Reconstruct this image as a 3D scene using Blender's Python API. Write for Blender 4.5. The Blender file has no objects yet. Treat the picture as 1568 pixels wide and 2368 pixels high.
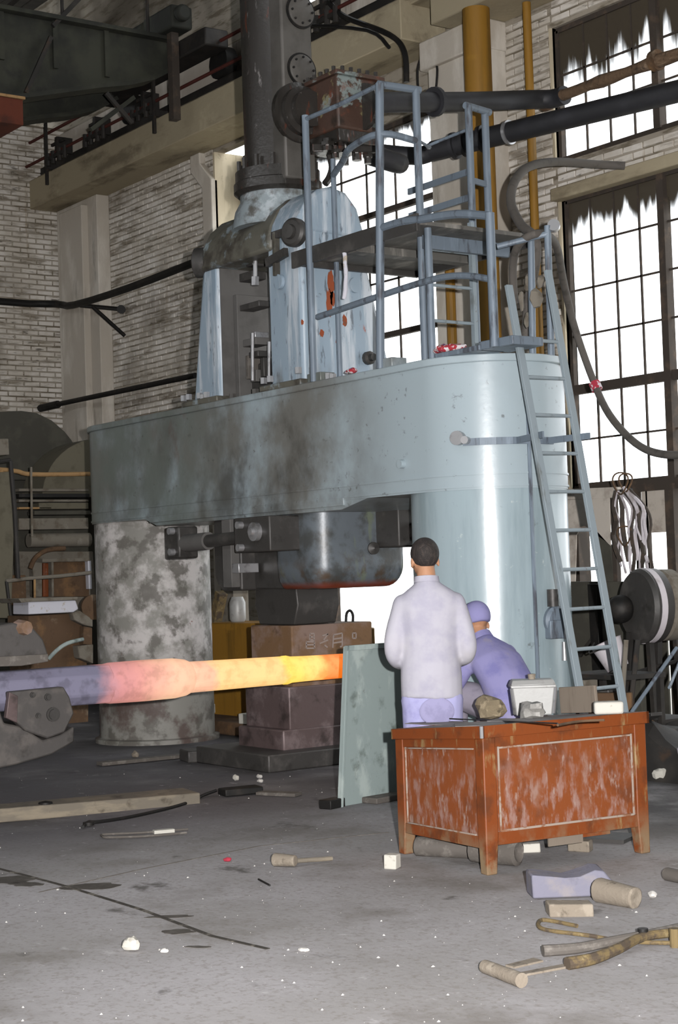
import bpy, bmesh, math, random
from mathutils import Vector, Matrix, noise
rnd = random.Random(7)
PI = math.pi
S = bpy.context.scene
COL = S.collection

# ------------------------------------------------------------------ camera
# hall axes: X runs along the long wall, Y towards the long wall, Z up; metres
CAM = Vector((0.0, 0.0, 1.55))
YAW, PITCH, ROLL = math.radians(54.244), math.radians(2.120), math.radians(-1.927)
FWD = Vector((-math.sin(YAW) * math.cos(PITCH), math.cos(YAW) * math.cos(PITCH), math.sin(PITCH)))
_r = Vector((math.cos(YAW), math.sin(YAW), 0.0)); _u = _r.cross(FWD)
RIGHT = _r * math.cos(ROLL) + _u * math.sin(ROLL)
UP = -_r * math.sin(ROLL) + _u * math.cos(ROLL)
cd = bpy.data.cameras.new('camera'); co = bpy.data.objects.new('camera', cd); COL.objects.link(co)
cd.sensor_fit = 'VERTICAL'; cd.sensor_height = 36.0; cd.lens = 58.0
cd.clip_start = 0.1; cd.clip_end = 300
m = Matrix((RIGHT, UP, -FWD)).transposed().to_4x4(); m.translation = CAM
co.matrix_world = m
S.camera = co
FPX = 58.0 / 36.0 * 2368.0

def at(px, py, X=None, Y=None, Z=None, d=None):
    """a point of the photograph at a known wall, floor or distance"""
    v = RIGHT * ((px - 784) / FPX) + UP * ((1184 - py) / FPX) + FWD
    t = d if d is not None else (X - CAM.x) / v.x if X is not None else (Y - CAM.y) / v.y if Y is not None else (Z - CAM.z) / v.z
    return CAM + v * t

# ------------------------------------------------------------------ light
S.view_settings.view_transform = 'Standard'; S.view_settings.look = 'None'
S.view_settings.gamma = 1.0; S.view_settings.use_curve_mapping = False
S.view_settings.exposure = 0.0
W = bpy.data.worlds.new('overcast'); S.world = W; W.use_nodes = True
bg = W.node_tree.nodes['Background']; bg.inputs['Color'].default_value = (0.93, 0.97, 1.0, 1); bg.inputs['Strength'].default_value = 4.0
# the flash gun on the photographer's camera, held to its right
fl = bpy.data.lights.new('flash_gun', 'SPOT'); fl.energy = 6600; fl.spot_size = math.radians(72); fl.spot_blend = 0.8
fl.shadow_soft_size = 0.03; fl.color = (1.0, 0.975, 0.965)
fo = bpy.data.objects.new('flash_gun', fl); COL.objects.link(fo)
fm = Matrix((RIGHT, UP, -FWD)).transposed().to_4x4(); fm.translation = CAM + RIGHT * 0.24 + UP * 0.10
fo.matrix_world = fm @ Matrix.Rotation(math.radians(3.0), 4, 'X')
S.cycles.max_bounces = 6; S.cycles.diffuse_bounces = 3; S.cycles.transparent_max_bounces = 12
S.cycles.sample_clamp_indirect = 4.0; S.cycles.caustics_reflective = False; S.cycles.caustics_refractive = False

# ------------------------------------------------------------------ materials
def lin(c):
    if isinstance(c, str):
        c = tuple(int(c[i:i + 2], 16) / 255 for i in (0, 2, 4))
    return tuple(x / 12.92 if x <= 0.04045 else ((x + 0.055) / 1.055) ** 2.4 for x in c) + (1.0,)

def mat(name, base, layers=(), rough=0.8, metal=0.0, bump=None, spec=0.4, world=False, emit=None):
    """layers: (colour, noise scale (float or xyz), low, high, detail, strength[, axis mask (axis, a, b)])"""
    m = bpy.data.materials.new(name); m.use_nodes = True
    nt = m.node_tree; N = nt.nodes; L = nt.links
    p = N['Principled BSDF']
    p.inputs['Roughness'].default_value = rough; p.inputs['Metallic'].default_value = metal
    p.inputs['Specular IOR Level'].default_value = spec
    if world:
        g = N.new('ShaderNodeNewGeometry'); src = g.outputs['Position']
    else:
        g = N.new('ShaderNodeTexCoord'); src = g.outputs['Object']
    sep = None
    col = None
    for i, ly in enumerate(layers):
        c, sc, lo, hi, det, st = ly[:6]
        mp = N.new('ShaderNodeMapping'); L.new(src, mp.inputs['Vector'])
        if isinstance(sc, (int, float)): sc = (sc, sc, sc)
        mp.inputs['Scale'].default_value = sc
        mp.inputs['Location'].default_value = (i * 3.7 + 1.3, i * 1.9, i * 2.3 + len(name))
        nz = N.new('ShaderNodeTexNoise'); nz.inputs['Scale'].default_value = 1.0
        nz.inputs['Detail'].default_value = det; nz.inputs['Roughness'].default_value = 0.62
        L.new(mp.outputs['Vector'], nz.inputs['Vector'])
        mr = N.new('ShaderNodeMapRange'); mr.inputs['From Min'].default_value = lo; mr.inputs['From Max'].default_value = hi
        mr.inputs['To Max'].default_value = st; mr.interpolation_type = 'SMOOTHSTEP'
        L.new(nz.outputs['Fac'], mr.inputs['Value'])
        fac = mr.outputs['Result']
        for ax, a, b in ly[6:]:
            if sep is None:
                sep = N.new('ShaderNodeSeparateXYZ'); L.new(src, sep.inputs[0])
            k = N.new('ShaderNodeMapRange'); k.inputs['From Min'].default_value = a; k.inputs['From Max'].default_value = b
            k.interpolation_type = 'SMOOTHSTEP'
            L.new(sep.outputs['XYZ'.index(ax)], k.inputs['Value'])
            mu = N.new('ShaderNodeMath'); mu.operation = 'MULTIPLY'
            L.new(fac, mu.inputs[0]); L.new(k.outputs['Result'], mu.inputs[1]); fac = mu.outputs[0]
        mx = N.new('ShaderNodeMix'); mx.data_type = 'RGBA'
        if col is None: mx.inputs['A'].default_value = lin(base)
        else: L.new(col, mx.inputs['A'])
        mx.inputs['B'].default_value = lin(c)
        L.new(fac, mx.inputs['Factor']); col = mx.outputs['Result']
    if col is None: p.inputs['Base Color'].default_value = lin(base)
    else: L.new(col, p.inputs['Base Color'])
    if bump:
        nz = N.new('ShaderNodeTexNoise'); nz.inputs['Scale'].default_value = bump[0]; nz.inputs['Detail'].default_value = 5
        L.new(src, nz.inputs['Vector'])
        b = N.new('ShaderNodeBump'); b.inputs['Strength'].default_value = bump[1]; b.inputs['Distance'].default_value = bump[2] if len(bump) > 2 else 0.01
        L.new(nz.outputs['Fac'], b.inputs['Height']); L.new(b.outputs['Normal'], p.inputs['Normal'])
    if emit:
        p.inputs['Emission Color'].default_value = lin(emit[0]); p.inputs['Emission Strength'].default_value = emit[1]
    return m

M = {}
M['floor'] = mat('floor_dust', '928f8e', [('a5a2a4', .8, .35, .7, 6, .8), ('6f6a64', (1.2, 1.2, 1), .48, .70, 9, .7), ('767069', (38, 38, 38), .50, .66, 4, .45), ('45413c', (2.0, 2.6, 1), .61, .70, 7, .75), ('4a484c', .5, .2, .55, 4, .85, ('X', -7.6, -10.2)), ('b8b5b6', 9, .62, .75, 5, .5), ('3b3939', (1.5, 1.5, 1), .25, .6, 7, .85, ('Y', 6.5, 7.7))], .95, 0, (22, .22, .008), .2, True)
M['joint'] = mat('floor_joint', '34302a', [('6a655c', 12, .5, .65, 4, .9)], .95)
M['yard'] = mat('yard', 'b5b0a5', [], .95)
M['brick_white'] = mat('whitewashed_brick', 'c6bfb4', [('dfdad3', 2.2, .4, .65, 5, .9), ('7a7060', (1.6, 1.6, 9), .50, .66, 7, .85), ('453e32', (3.2, 3.2, 16), .60, .70, 7, .8), ('5a5040', .7, .52, .7, 4, .6), ('8d7448', (5, 5, .35), .66, .74, 3, .6)], .95, 0, (40, .5, .006), .15, True)
M['mortar'] = mat('mortar', '9c9487', [('6c6354', (2, 2, 12), .48, .62, 6, .9), ('3c362c', .5, .3, .6, 4, .85, ('Z', 8.1, 8.7))], .98, 0, (30, .5, .01), .1, True)  # last layer paints the dimness under the roof into the wall colour
M['plaster'] = mat('cream_plaster', 'c0b49c', [('8a7f68', (3, 3, .7), .48, .7, 6, .8), ('6a604f', 5, .6, .75, 6, .6)], .92, 0, (12, .4, .008), .2, True)
M['pilaster'] = mat('grey_render', 'b8b0a4', [('d2ccc2', (2, 2, .8), .45, .65, 5, .9), ('5f574b', (3, 3, .6), .55, .75, 6, .8)], .95, 0, (20, .4, .008), .15, True)
M['concrete'] = mat('runway_concrete', 'a2977f', [('6f6553', (1, 3, 3), .48, .68, 6, .8), ('c0b498', 2, .55, .75, 4, .6)], .92, 0, (16, .4, .008), .2, True)
M['roof'] = mat('roof_boards', '23201b', [('35302a', (6, .6, 1), .4, .7, 4, .8)], .95, 0, None, .1, True)
M['dark_steel'] = mat('dark_steel', '2a2826', [('3c3834', 4, .4, .7, 5, .8), ('4a382a', 7, .58, .72, 5, .6)], .65, .3, (30, .25, .004))
M['crane_steel'] = mat('crane_steel', '282924', [('3c3d33', 1.5, .4, .65, 5, .9), ('222220', 3, .55, .7, 5, .8)], .8, .1)
M['crane_red'] = mat('faded_red_cabin', '5a2a1a', [('3a1c14', 3, .45, .65, 5, .8)], .85)
M['red_pipe'] = mat('red_brown_conductor', '4a1f18', [], .8)
M['iron_black'] = mat('black_iron', '1e1d1c', [('34302c', 6, .5, .7, 5, .7)], .6, .4, (40, .3, .004))
M['ochre'] = mat('ochre_paint', '8a6420', [('5c4416', (6, 6, .6), .48, .7, 5, .8), ('a5792a', 4, .55, .7, 4, .5)], .6, 0, (25, .2, .004))
M['win_frame'] = mat('rusty_window_steel', '3c352f', [('57483c', 8, .5, .7, 4, .7)], .85)
M['paint'] = mat('blue_grey_paint', '8f9aa0', [('6f7b80', (5, 5, .8), .45, .7, 6, .7), ('4a4b49', 6, .62, .74, 7, .8), ('7c3f22', 5, .68, .76, 6, .8)], .38, 0, (30, .12, .004), .5)
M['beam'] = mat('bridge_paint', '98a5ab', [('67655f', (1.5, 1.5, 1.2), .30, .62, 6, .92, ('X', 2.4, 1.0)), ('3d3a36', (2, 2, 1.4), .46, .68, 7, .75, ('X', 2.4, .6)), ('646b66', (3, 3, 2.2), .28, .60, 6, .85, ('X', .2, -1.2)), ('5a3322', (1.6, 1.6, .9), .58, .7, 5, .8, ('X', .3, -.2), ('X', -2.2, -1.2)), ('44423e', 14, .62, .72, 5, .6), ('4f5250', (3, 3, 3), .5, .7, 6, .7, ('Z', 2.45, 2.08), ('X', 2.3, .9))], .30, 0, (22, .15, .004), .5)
M['col_worn'] = mat('worn_column_paint', '7d7b75', [('b9b4b2', 4.6, .40, .62, 10, .9, ('Z', .55, .95)), ('54504a', 5, .50, .62, 7, .85), ('6f807f', (1.2, 1.2, .5), .42, .6, 5, .8, ('X', -2.72, -2.85)), ('4a3a35', 2.5, .46, .6, 6, .85, ('Z', .9, .45)), ('6a3328', 7, .70, .75, 3, .8)], .6, 0, (30, .3, .005), .4)
M['col_blue'] = mat('column_blue_paint', '93a2a8', [('7c8b90', (5, 5, .6), .42, .66, 6, .8), ('5c5f5f', 7, .62, .73, 8, .8), ('b9bfbf', 9, .66, .73, 5, .7), ('5e6a5c', (4, 4, .5), .5, .68, 5, .7, ('Z', .8, .2))], .24, 0, (30, .10, .003), .7)
M['leg_blue'] = mat('light_blue_paint', '8b9ba8', [('c2c8ce', (8, 8, .9), .47, .62, 7, .8), ('586068', (20, 20, 5), .60, .68, 6, .8), ('6d8294', (5, 5, .7), .55, .72, 5, .6), ('4b4a48', 9, .66, .74, 7, .85), ('9a4a24', (9, 9, 3), .68, .75, 6, .9), ('5d5a52', (6, 6, 2), .46, .66, 6, .85, ('Z', 3.28, 3.04))], .42, 0, (30, .15, .004), .5)
M['arch'] = mat('grimy_arch_paint', '5d5b52', [('8c9aa0', 7, .55, .68, 6, .85), ('36312b', 4, .45, .65, 6, .85), ('5e3a25', 8, .62, .72, 5, .7)], .5, 0, (25, .25, .005), .5)
M['seat'] = mat('grimy_seat_paint', '8a9498', [('b3bbc0', 8, .5, .66, 6, .8), ('4c4740', 5, .45, .62, 7, .9)], .5, 0, (25, .25, .005), .5)
M['inner_grey'] = mat('dark_grey_casting', '5a5856', [('4a4846', 3, .45, .65, 5, .7)], .65, 0, (40, .15, .004), .3)
M['cyl'] = mat('oily_cylinder', '383532', [('8a8684', (16, 16, 5), .62, .70, 7, .8), ('6e3a28', (14, 14, 3), .58, .66, 8, .7), ('25231f', (4, 4, .8), .45, .65, 5, .8)], .26, .25, (35, .3, .005), .7)
M['port'] = mat('grey_port_casting', '56534f', [('45423e', 3, .45, .65, 5, .7)], .55, .1, (30, .2, .004))
M['chest'] = mat('flaking_valve_chest', '46332a', [('7d8886', 4.2, .55, .60, 7, .95), ('6e3c2a', 6, .55, .66, 7, .75), ('7a7350', 6.5, .60, .66, 5, .8), ('241d17', 4, .56, .68, 5, .8)], .55, .1, (30, .4, .006), .5)
M['cast'] = mat('dark_casting', '3c3a38', [('55524f', 4, .5, .68, 5, .8), ('2a2826', 6, .55, .7, 5, .8)], .5, .2, (30, .25, .005), .5)
M['guide'] = mat('guide_casting_paint', '5f666c', [('3e3f3d', 4, .44, .62, 6, .85), ('6d7662', (7, 7, 2), .58, .68, 5, .7), ('4a3a28', 6, .48, .64, 6, .8, ('Z', 1.75, 1.5)), ('93390f', 5, .30, .5, 5, .9, ('Z', 1.50, 1.43))], .40, .1, (30, .25, .005), .7)  # last layer paints the forging's red glow onto the underside of the foot
M['bright'] = mat('worn_bright_steel', 'a4a4a6', [('6a6866', 8, .5, .7, 5, .8)], .35, .6)
M['rail'] = mat('worn_blue_rail_paint', '69747f', [('43444a', (14, 14, 2.5), .52, .66, 5, .9), ('8896a3', (11, 11, 1.5), .55, .7, 4, .6)], .5, .1, (40, .2, .003))
M['deck'] = mat('deck_steel', '5c5a56', [('8f8b84', (2.5, 8, 2), .5, .68, 6, .8), ('3a3733', 4, .56, .7, 5, .8)], .6, .1, (30, .2, .004))
M['ladder'] = mat('ladder_paint', '818c92', [('5a5c58', (12, 12, 2.2), .55, .7, 5, .8), ('5b3c2a', 14, .68, .75, 4, .8)], .55, 0, (40, .2, .003))
M['pipe_dark'] = mat('tarred_pipe', '1f1f22', [('2f2f34', 3, .45, .7, 5, .7)], .6, 0, (20, .2, .005), .5)
M['lagging'] = mat('torn_lagging', '5d4a38', [('8a7560', (2, 9, 9), .5, .66, 6, .8), ('2e241c', 6, .52, .68, 6, .8)], .95, 0, (25, .8, .02))
M['hose'] = mat('grey_hose', '55504b', [('3c3834', 9, .5, .7, 4, .7)], .8, 0, (60, .3, .003))
M['anvil'] = mat('scaled_anvil_steel', '5c4e4d', [('7a6c6c', 4, .5, .66, 6, .8), ('332b29', 5, .5, .68, 6, .8)], .5, .25, (30, .3, .006), .5)
M['anvil_top'] = mat('brown_anvil_cap', '6b5138', [('7d6a62', 3.2, .46, .64, 6, .8), ('4c3826', 6, .55, .7, 6, .8)], .75, 0, (30, .3, .006))
M['dusty_edge'] = mat('dusty_moulding', '8f8176', [('74431f', 12, .5, .62, 6, .8)], .8)
M['jaw'] = mat('scaled_jaw_steel', '474442', [('5c5753', 5, .5, .66, 6, .7), ('33302d', 7, .54, .7, 6, .8)], .6, .1, (30, .3, .005), .4)
M['hopper'] = mat('grey_hopper_sheet', 'b4aca2', [('8a8076', 4, .48, .68, 6, .8), ('5c5046', (3, 3, 1), .58, .72, 6, .8)], .85, 0, (30, .2, .003))
M['primer'] = mat('bare_primer', '8a4426', [('6d4a38', 16, .5, .66, 5, .8)], .8)
M['oil'] = mat('oil_stain', '46423d', [('5c5853', 14, .45, .65, 6, .8)], .7)
M['patch'] = mat('worn_seat_patch', '8885a4', [('76738f', 9, .5, .68, 4, .7)], .95)
M['chalk'] = mat('chalk', '8a7d76', [], .95)
M['desk'] = mat('orange_desk_paint', '743c1a', [('5a311c', 5, .48, .68, 6, .8), ('8a7068', (22, 22, 8), .48, .66, 10, .8, ('Z', .74, .30)), ('94847c', (30, 30, 10), .56, .70, 10, .75), ('8a7468', (5, 5, 3), .56, .72, 8, .5), ('74664f', (5, 5, 5), .42, .62, 6, .8, ('Z', .24, .06)), ('3b2415', 9, .69, .75, 5, .8)], .55, 0, (60, .15, .002), .4)
M['desk_edge'] = mat('desk_frame_paint', '6f3612', [('522c16', 7, .5, .68, 6, .8), ('86744f', (14, 14, 4), .56, .68, 6, .7), ('75664f', 6, .42, .6, 6, .85, ('Z', .28, .05))], .55, 0, (60, .2, .003))
M['desk_top'] = mat('dusty_desk_top', '6a6462', [('7e7a78', 4, .42, .64, 6, .8), ('4f4640', 6, .58, .72, 5, .7)], .85, 0, (30, .2, .003))
M['plate'] = mat('green_grey_plate', '84908e', [('a3ada9', (5, 5, 2.4), .52, .66, 7, .75), ('4d5650', 4, .54, .68, 7, .8), ('54412f', 9, .66, .74, 5, .6)], .7, 0, (40, .2, .003))
M['white_tin'] = mat('white_tin', '9b9b99', [('74726e', 11, .52, .72, 6, .7)], .45, .15, (50, .2, .003))
M['firebrick'] = mat('white_firebrick', 'b2afa6', [('8a8376', 18, .56, .7, 6, .7)], .95, 0, (60, .4, .004))
M['rock'] = mat('brown_slag', '6e6350', [('94876f', 14, .5, .66, 6, .8), ('3f382c', 18, .55, .7, 5, .8)], .95, 0, (60, .6, .008))
M['rag'] = mat('crumpled_foil', '8a8884', [('4f4d4a', 16, .48, .68, 6, .8)], .6, .2, (50, .5, .006))
M['board'] = mat('tan_board', '6f655a', [('584d43', (12, 12, 2), .5, .68, 5, .7)], .95, 0, (40, .3, .003))
M['lilac_block'] = mat('lilac_grey_block', '6e6d7a', [('807a7a', 6, .5, .68, 6, .7), ('5a5862', 9, .55, .7, 5, .6)], .9, 0, (40, .4, .006))
M['tan_lump'] = mat('tan_lump', '756c60', [('8a8174', 14, .5, .66, 5, .8), ('4a4238', 14, .58, .7, 5, .8)], .95, 0, (50, .5, .006))
M['yellow_rust'] = mat('yellow_rust', '66573a', [('443a30', 14, .44, .60, 6, .95), ('857756', 18, .56, .7, 4, .7)], .9, 0, (60, .4, .004))
M['grey_bar'] = mat('dusty_grey_bar', '56514c', [('716c66', 12, .5, .66, 5, .8)], .8, .1, (50, .3, .004))
M['old_wood'] = mat('oily_timber', '6c655a', [('857b6a', (3, 3, 12), .45, .65, 5, .8), ('463f35', 7, .55, .7, 6, .8)], .95, 0, (40, .4, .006))
M['rust'] = mat('rusted_plate', '54402e', [('75583a', 5, .5, .68, 6, .7), ('40301f', 6, .54, .7, 6, .8), ('7d6f5e', 4, .58, .7, 5, .7)], .9, 0, (30, .4, .006))
M['furnace_dark'] = mat('furnace_hood', '3c3a33', [('4b4940', 3, .45, .65, 5, .7)], .9)
M['furnace_olive'] = mat('olive_drum', '5f5a4c', [('4a4538', 4, .5, .68, 5, .7)], .9)
M['furnace_grey'] = mat('dusty_machine_grey', '6e685e', [('554c40', 6, .48, .66, 6, .8), ('868078', 5, .58, .72, 5, .6)], .9, 0, (40, .3, .005))
M['tan_pipe'] = mat('tan_pipe', '9a7a52', [('6f5638', 9, .5, .7, 4, .6)], .8)
M['pale'] = mat('pale_sheet', 'bdbcc4', [('8e7a48', (9, 9, 9), .6, .72, 4, .7)], .8)
M['jacket_white'] = mat('pale_cotton', 'a3a1aa', [('9492a0', 5, .45, .68, 4, .8), ('adaaad', 3, .5, .7, 3, .6)], .95, 0, (260, .2, .002), .1)
M['trouser_blue'] = mat('pale_blue_cotton', '9695b8', [('7f7da6', 6, .5, .68, 4, .8)], .95, 0, (200, .2, .002), .1)
M['jacket_blue'] = mat('violet_blue_cotton', '7f7ca3', [('6c6a98', 6, .46, .66, 5, .8), ('8a8596', 5, .55, .7, 5, .7)], .95, 0, (200, .2, .002), .1)
M['trouser_grey'] = mat('grey_cotton', '8a8490', [('746e7a', 7, .48, .68, 5, .8)], .95, 0, (200, .2, .002), .1)
M['skin'] = mat('skin', 'a0765a', [('8f674a', 12, .5, .7, 4, .6)], .6, 0, None, .3)
M['hair'] = mat('cropped_black_hair', '241f1d', [('3a322e', (60, 60, 20), .45, .65, 4, .8)], .75, 0, (160, .8, .006))
M['eye'] = mat('eye', '3a2c22', [], .3)
M['shoe'] = mat('black_cloth_shoe', '1c1b1c', [], .8)
M['strip'] = mat('pale_plastic_strip', 'b8b2b6', [('8f8684', (14, 14, 2), .5, .68, 4, .7)], .7)
M['cord_red'] = mat('red_rag', 'a03040', [('c9c4c8', 24, .5, .55, 2, .9)], .9)
M['glove'] = mat('patterned_bundle', 'a02f38', [('d8d2d4', 30, .48, .53, 2, .95), ('3f4690', 22, .62, .66, 2, .9)], .9, 0, (40, .6, .01))
M['white'] = mat('white_flake', 'b4b1ac', [], .9)

def glass_mat(name, top, band, amount, seed):
    m = bpy.data.materials.new(name); m.use_nodes = True
    nt = m.node_tree; N = nt.nodes; L = nt.links
    out = N['Material Output']; p = N['Principled BSDF']
    p.inputs['Base Color'].default_value = lin('40382b'); p.inputs['Roughness'].default_value = .9
    tr = N.new('ShaderNodeBsdfTransparent'); mix = N.new('ShaderNodeMixShader')
    g = N.new('ShaderNodeNewGeometry'); sep = N.new('ShaderNodeSeparateXYZ'); L.new(g.outputs['Position'], sep.inputs[0])
    mp = N.new('ShaderNodeMapping'); mp.inputs['Scale'].default_value = (9, 9, .9); mp.inputs['Location'].default_value = (seed, seed, 0)
    L.new(g.outputs['Position'], mp.inputs['Vector'])
    nz = N.new('ShaderNodeTexNoise'); nz.inputs['Scale'].default_value = 1; nz.inputs['Detail'].default_value = 6
    L.new(mp.outputs['Vector'], nz.inputs['Vector'])
    # soot hangs down from the head of the window in streaks
    a = N.new('ShaderNodeMath'); a.operation = 'MULTIPLY_ADD'; L.new(nz.outputs['Fac'], a.inputs[0]); a.inputs[1].default_value = band * 1.6; a.inputs[2].default_value = -band * .8
    b = N.new('ShaderNodeMath'); b.operation = 'ADD'; L.new(sep.outputs[2], b.inputs[0]); L.new(a.outputs[0], b.inputs[1])
    mr = N.new('ShaderNodeMapRange'); mr.inputs['From Min'].default_value = top - band; mr.inputs['From Max'].default_value = top - band * .55; mr.inputs['To Max'].default_value = amount
    L.new(b.outputs[0], mr.inputs['Value'])
    n2 = N.new('ShaderNodeTexNoise'); n2.inputs['Scale'].default_value = 2.2; n2.inputs['Detail'].default_value = 7; L.new(g.outputs['Position'], n2.inputs['Vector'])
    m2 = N.new('ShaderNodeMapRange'); m2.inputs['From Min'].default_value = .62; m2.inputs['From Max'].default_value = .8; m2.inputs['To Min'].default_value = .03; m2.inputs['To Max'].default_value = .3
    L.new(n2.outputs['Fac'], m2.inputs['Value'])
    mx = N.new('ShaderNodeMath'); mx.operation = 'MAXIMUM'; L.new(mr.outputs[0], mx.inputs[0]); L.new(m2.outputs[0], mx.inputs[1])
    L.new(mx.outputs[0], mix.inputs['Fac']); L.new(tr.outputs[0], mix.inputs[1]); L.new(p.outputs[0], mix.inputs[2])
    L.new(mix.outputs[0], out.inputs['Surface'])
    return m

def hot_mat():
    """glow of the forging, cold in the tongs and brightest near its far end; coordinate Y runs along the bar"""
    m = bpy.data.materials.new('hot_steel'); m.use_nodes = True
    nt = m.node_tree; N = nt.nodes; L = nt.links
    p = N['Principled BSDF']; p.inputs['Roughness'].default_value = .85
    tc = N.new('ShaderNodeTexCoord'); sep = N.new('ShaderNodeSeparateXYZ'); L.new(tc.outputs['Object'], sep.inputs[0])
    nz = N.new('ShaderNodeTexNoise'); nz.inputs['Scale'].default_value = 7; nz.inputs['Detail'].default_value = 6; L.new(tc.outputs['Object'], nz.inputs['Vector'])
    ad = N.new('ShaderNodeMath'); ad.operation = 'MULTIPLY_ADD'; L.new(nz.outputs['Fac'], ad.inputs[0]); ad.inputs[1].default_value = .22; L.new(sep.outputs[1], ad.inputs[2])
    mr = N.new('ShaderNodeMapRange'); mr.inputs['From Min'].default_value = 0.11; mr.inputs['From Max'].default_value = 2.91; L.new(ad.outputs[0], mr.inputs['Value'])
    def ramp(stops):
        r = N.new('ShaderNodeValToRGB'); e = r.color_ramp.elements
        while len(e) < len(stops): e.new(.5)
        for q, (pos, c) in zip(e, stops): q.position = pos; q.color = c
        L.new(mr.outputs[0], r.inputs[0]); return r
    base = ramp([(0, lin('6c6a7c')), (.30, lin('6e6c80')), (.36, lin('9a6a70')), (.6, lin('b08070')), (1, lin('b08a60'))])
    em = ramp([(0, (0, 0, 0, 1)), (.30, (.005, .003, .004, 1)), (.345, (.32, .13, .11, 1)), (.42, (.46, .19, .14, 1)), (.52, (.74, .46, .27, 1)), (.62, (.66, .36, .22, 1)), (.65, (.84, .52, .17, 1)), (.84, (.86, .53, .18, 1)), (.865, (.98, .66, .06, 1)), (.95, (.98, .60, .14, 1)), (.975, (.95, .34, .05, 1)), (.985, (.9, .20, .01, 1)), (1, (.85, .16, .005, 1))])
    n3 = N.new('ShaderNodeTexNoise'); n3.inputs['Scale'].default_value = 13; n3.inputs['Detail'].default_value = 8; L.new(tc.outputs['Object'], n3.inputs['Vector'])
    def mul(src, lo, hi, a, b):
        k = N.new('ShaderNodeMapRange'); k.inputs['From Min'].default_value = a; k.inputs['From Max'].default_value = b; k.inputs['To Min'].default_value = lo; k.inputs['To Max'].default_value = hi
        L.new(n3.outputs['Fac'], k.inputs['Value']); x = N.new('ShaderNodeVectorMath'); x.operation = 'SCALE'; L.new(src, x.inputs[0]); L.new(k.outputs[0], x.inputs['Scale']); return x.outputs[0]
    L.new(mul(base.outputs[0], .72, 1.05, .36, .5), p.inputs['Base Color']); L.new(mul(em.outputs[0], .93, 1.05, .35, .6), p.inputs['Emission Color']); p.inputs['Emission Strength'].default_value = 1.0
    b = N.new('ShaderNodeBump'); b.inputs['Strength'].default_value = .3; b.inputs['Distance'].default_value = .01; L.new(nz.outputs['Fac'], b.inputs['Height']); L.new(b.outputs['Normal'], p.inputs['Normal'])
    return m
M['hot'] = hot_mat()

# ------------------------------------------------------------------ geometry helpers
def orth(n):
    n = n.normalized(); a = Vector((0, 0, 1)) if abs(n.z) < .9 else Vector((1, 0, 0))
    u = a.cross(n).normalized(); return u, n.cross(u)

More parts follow.
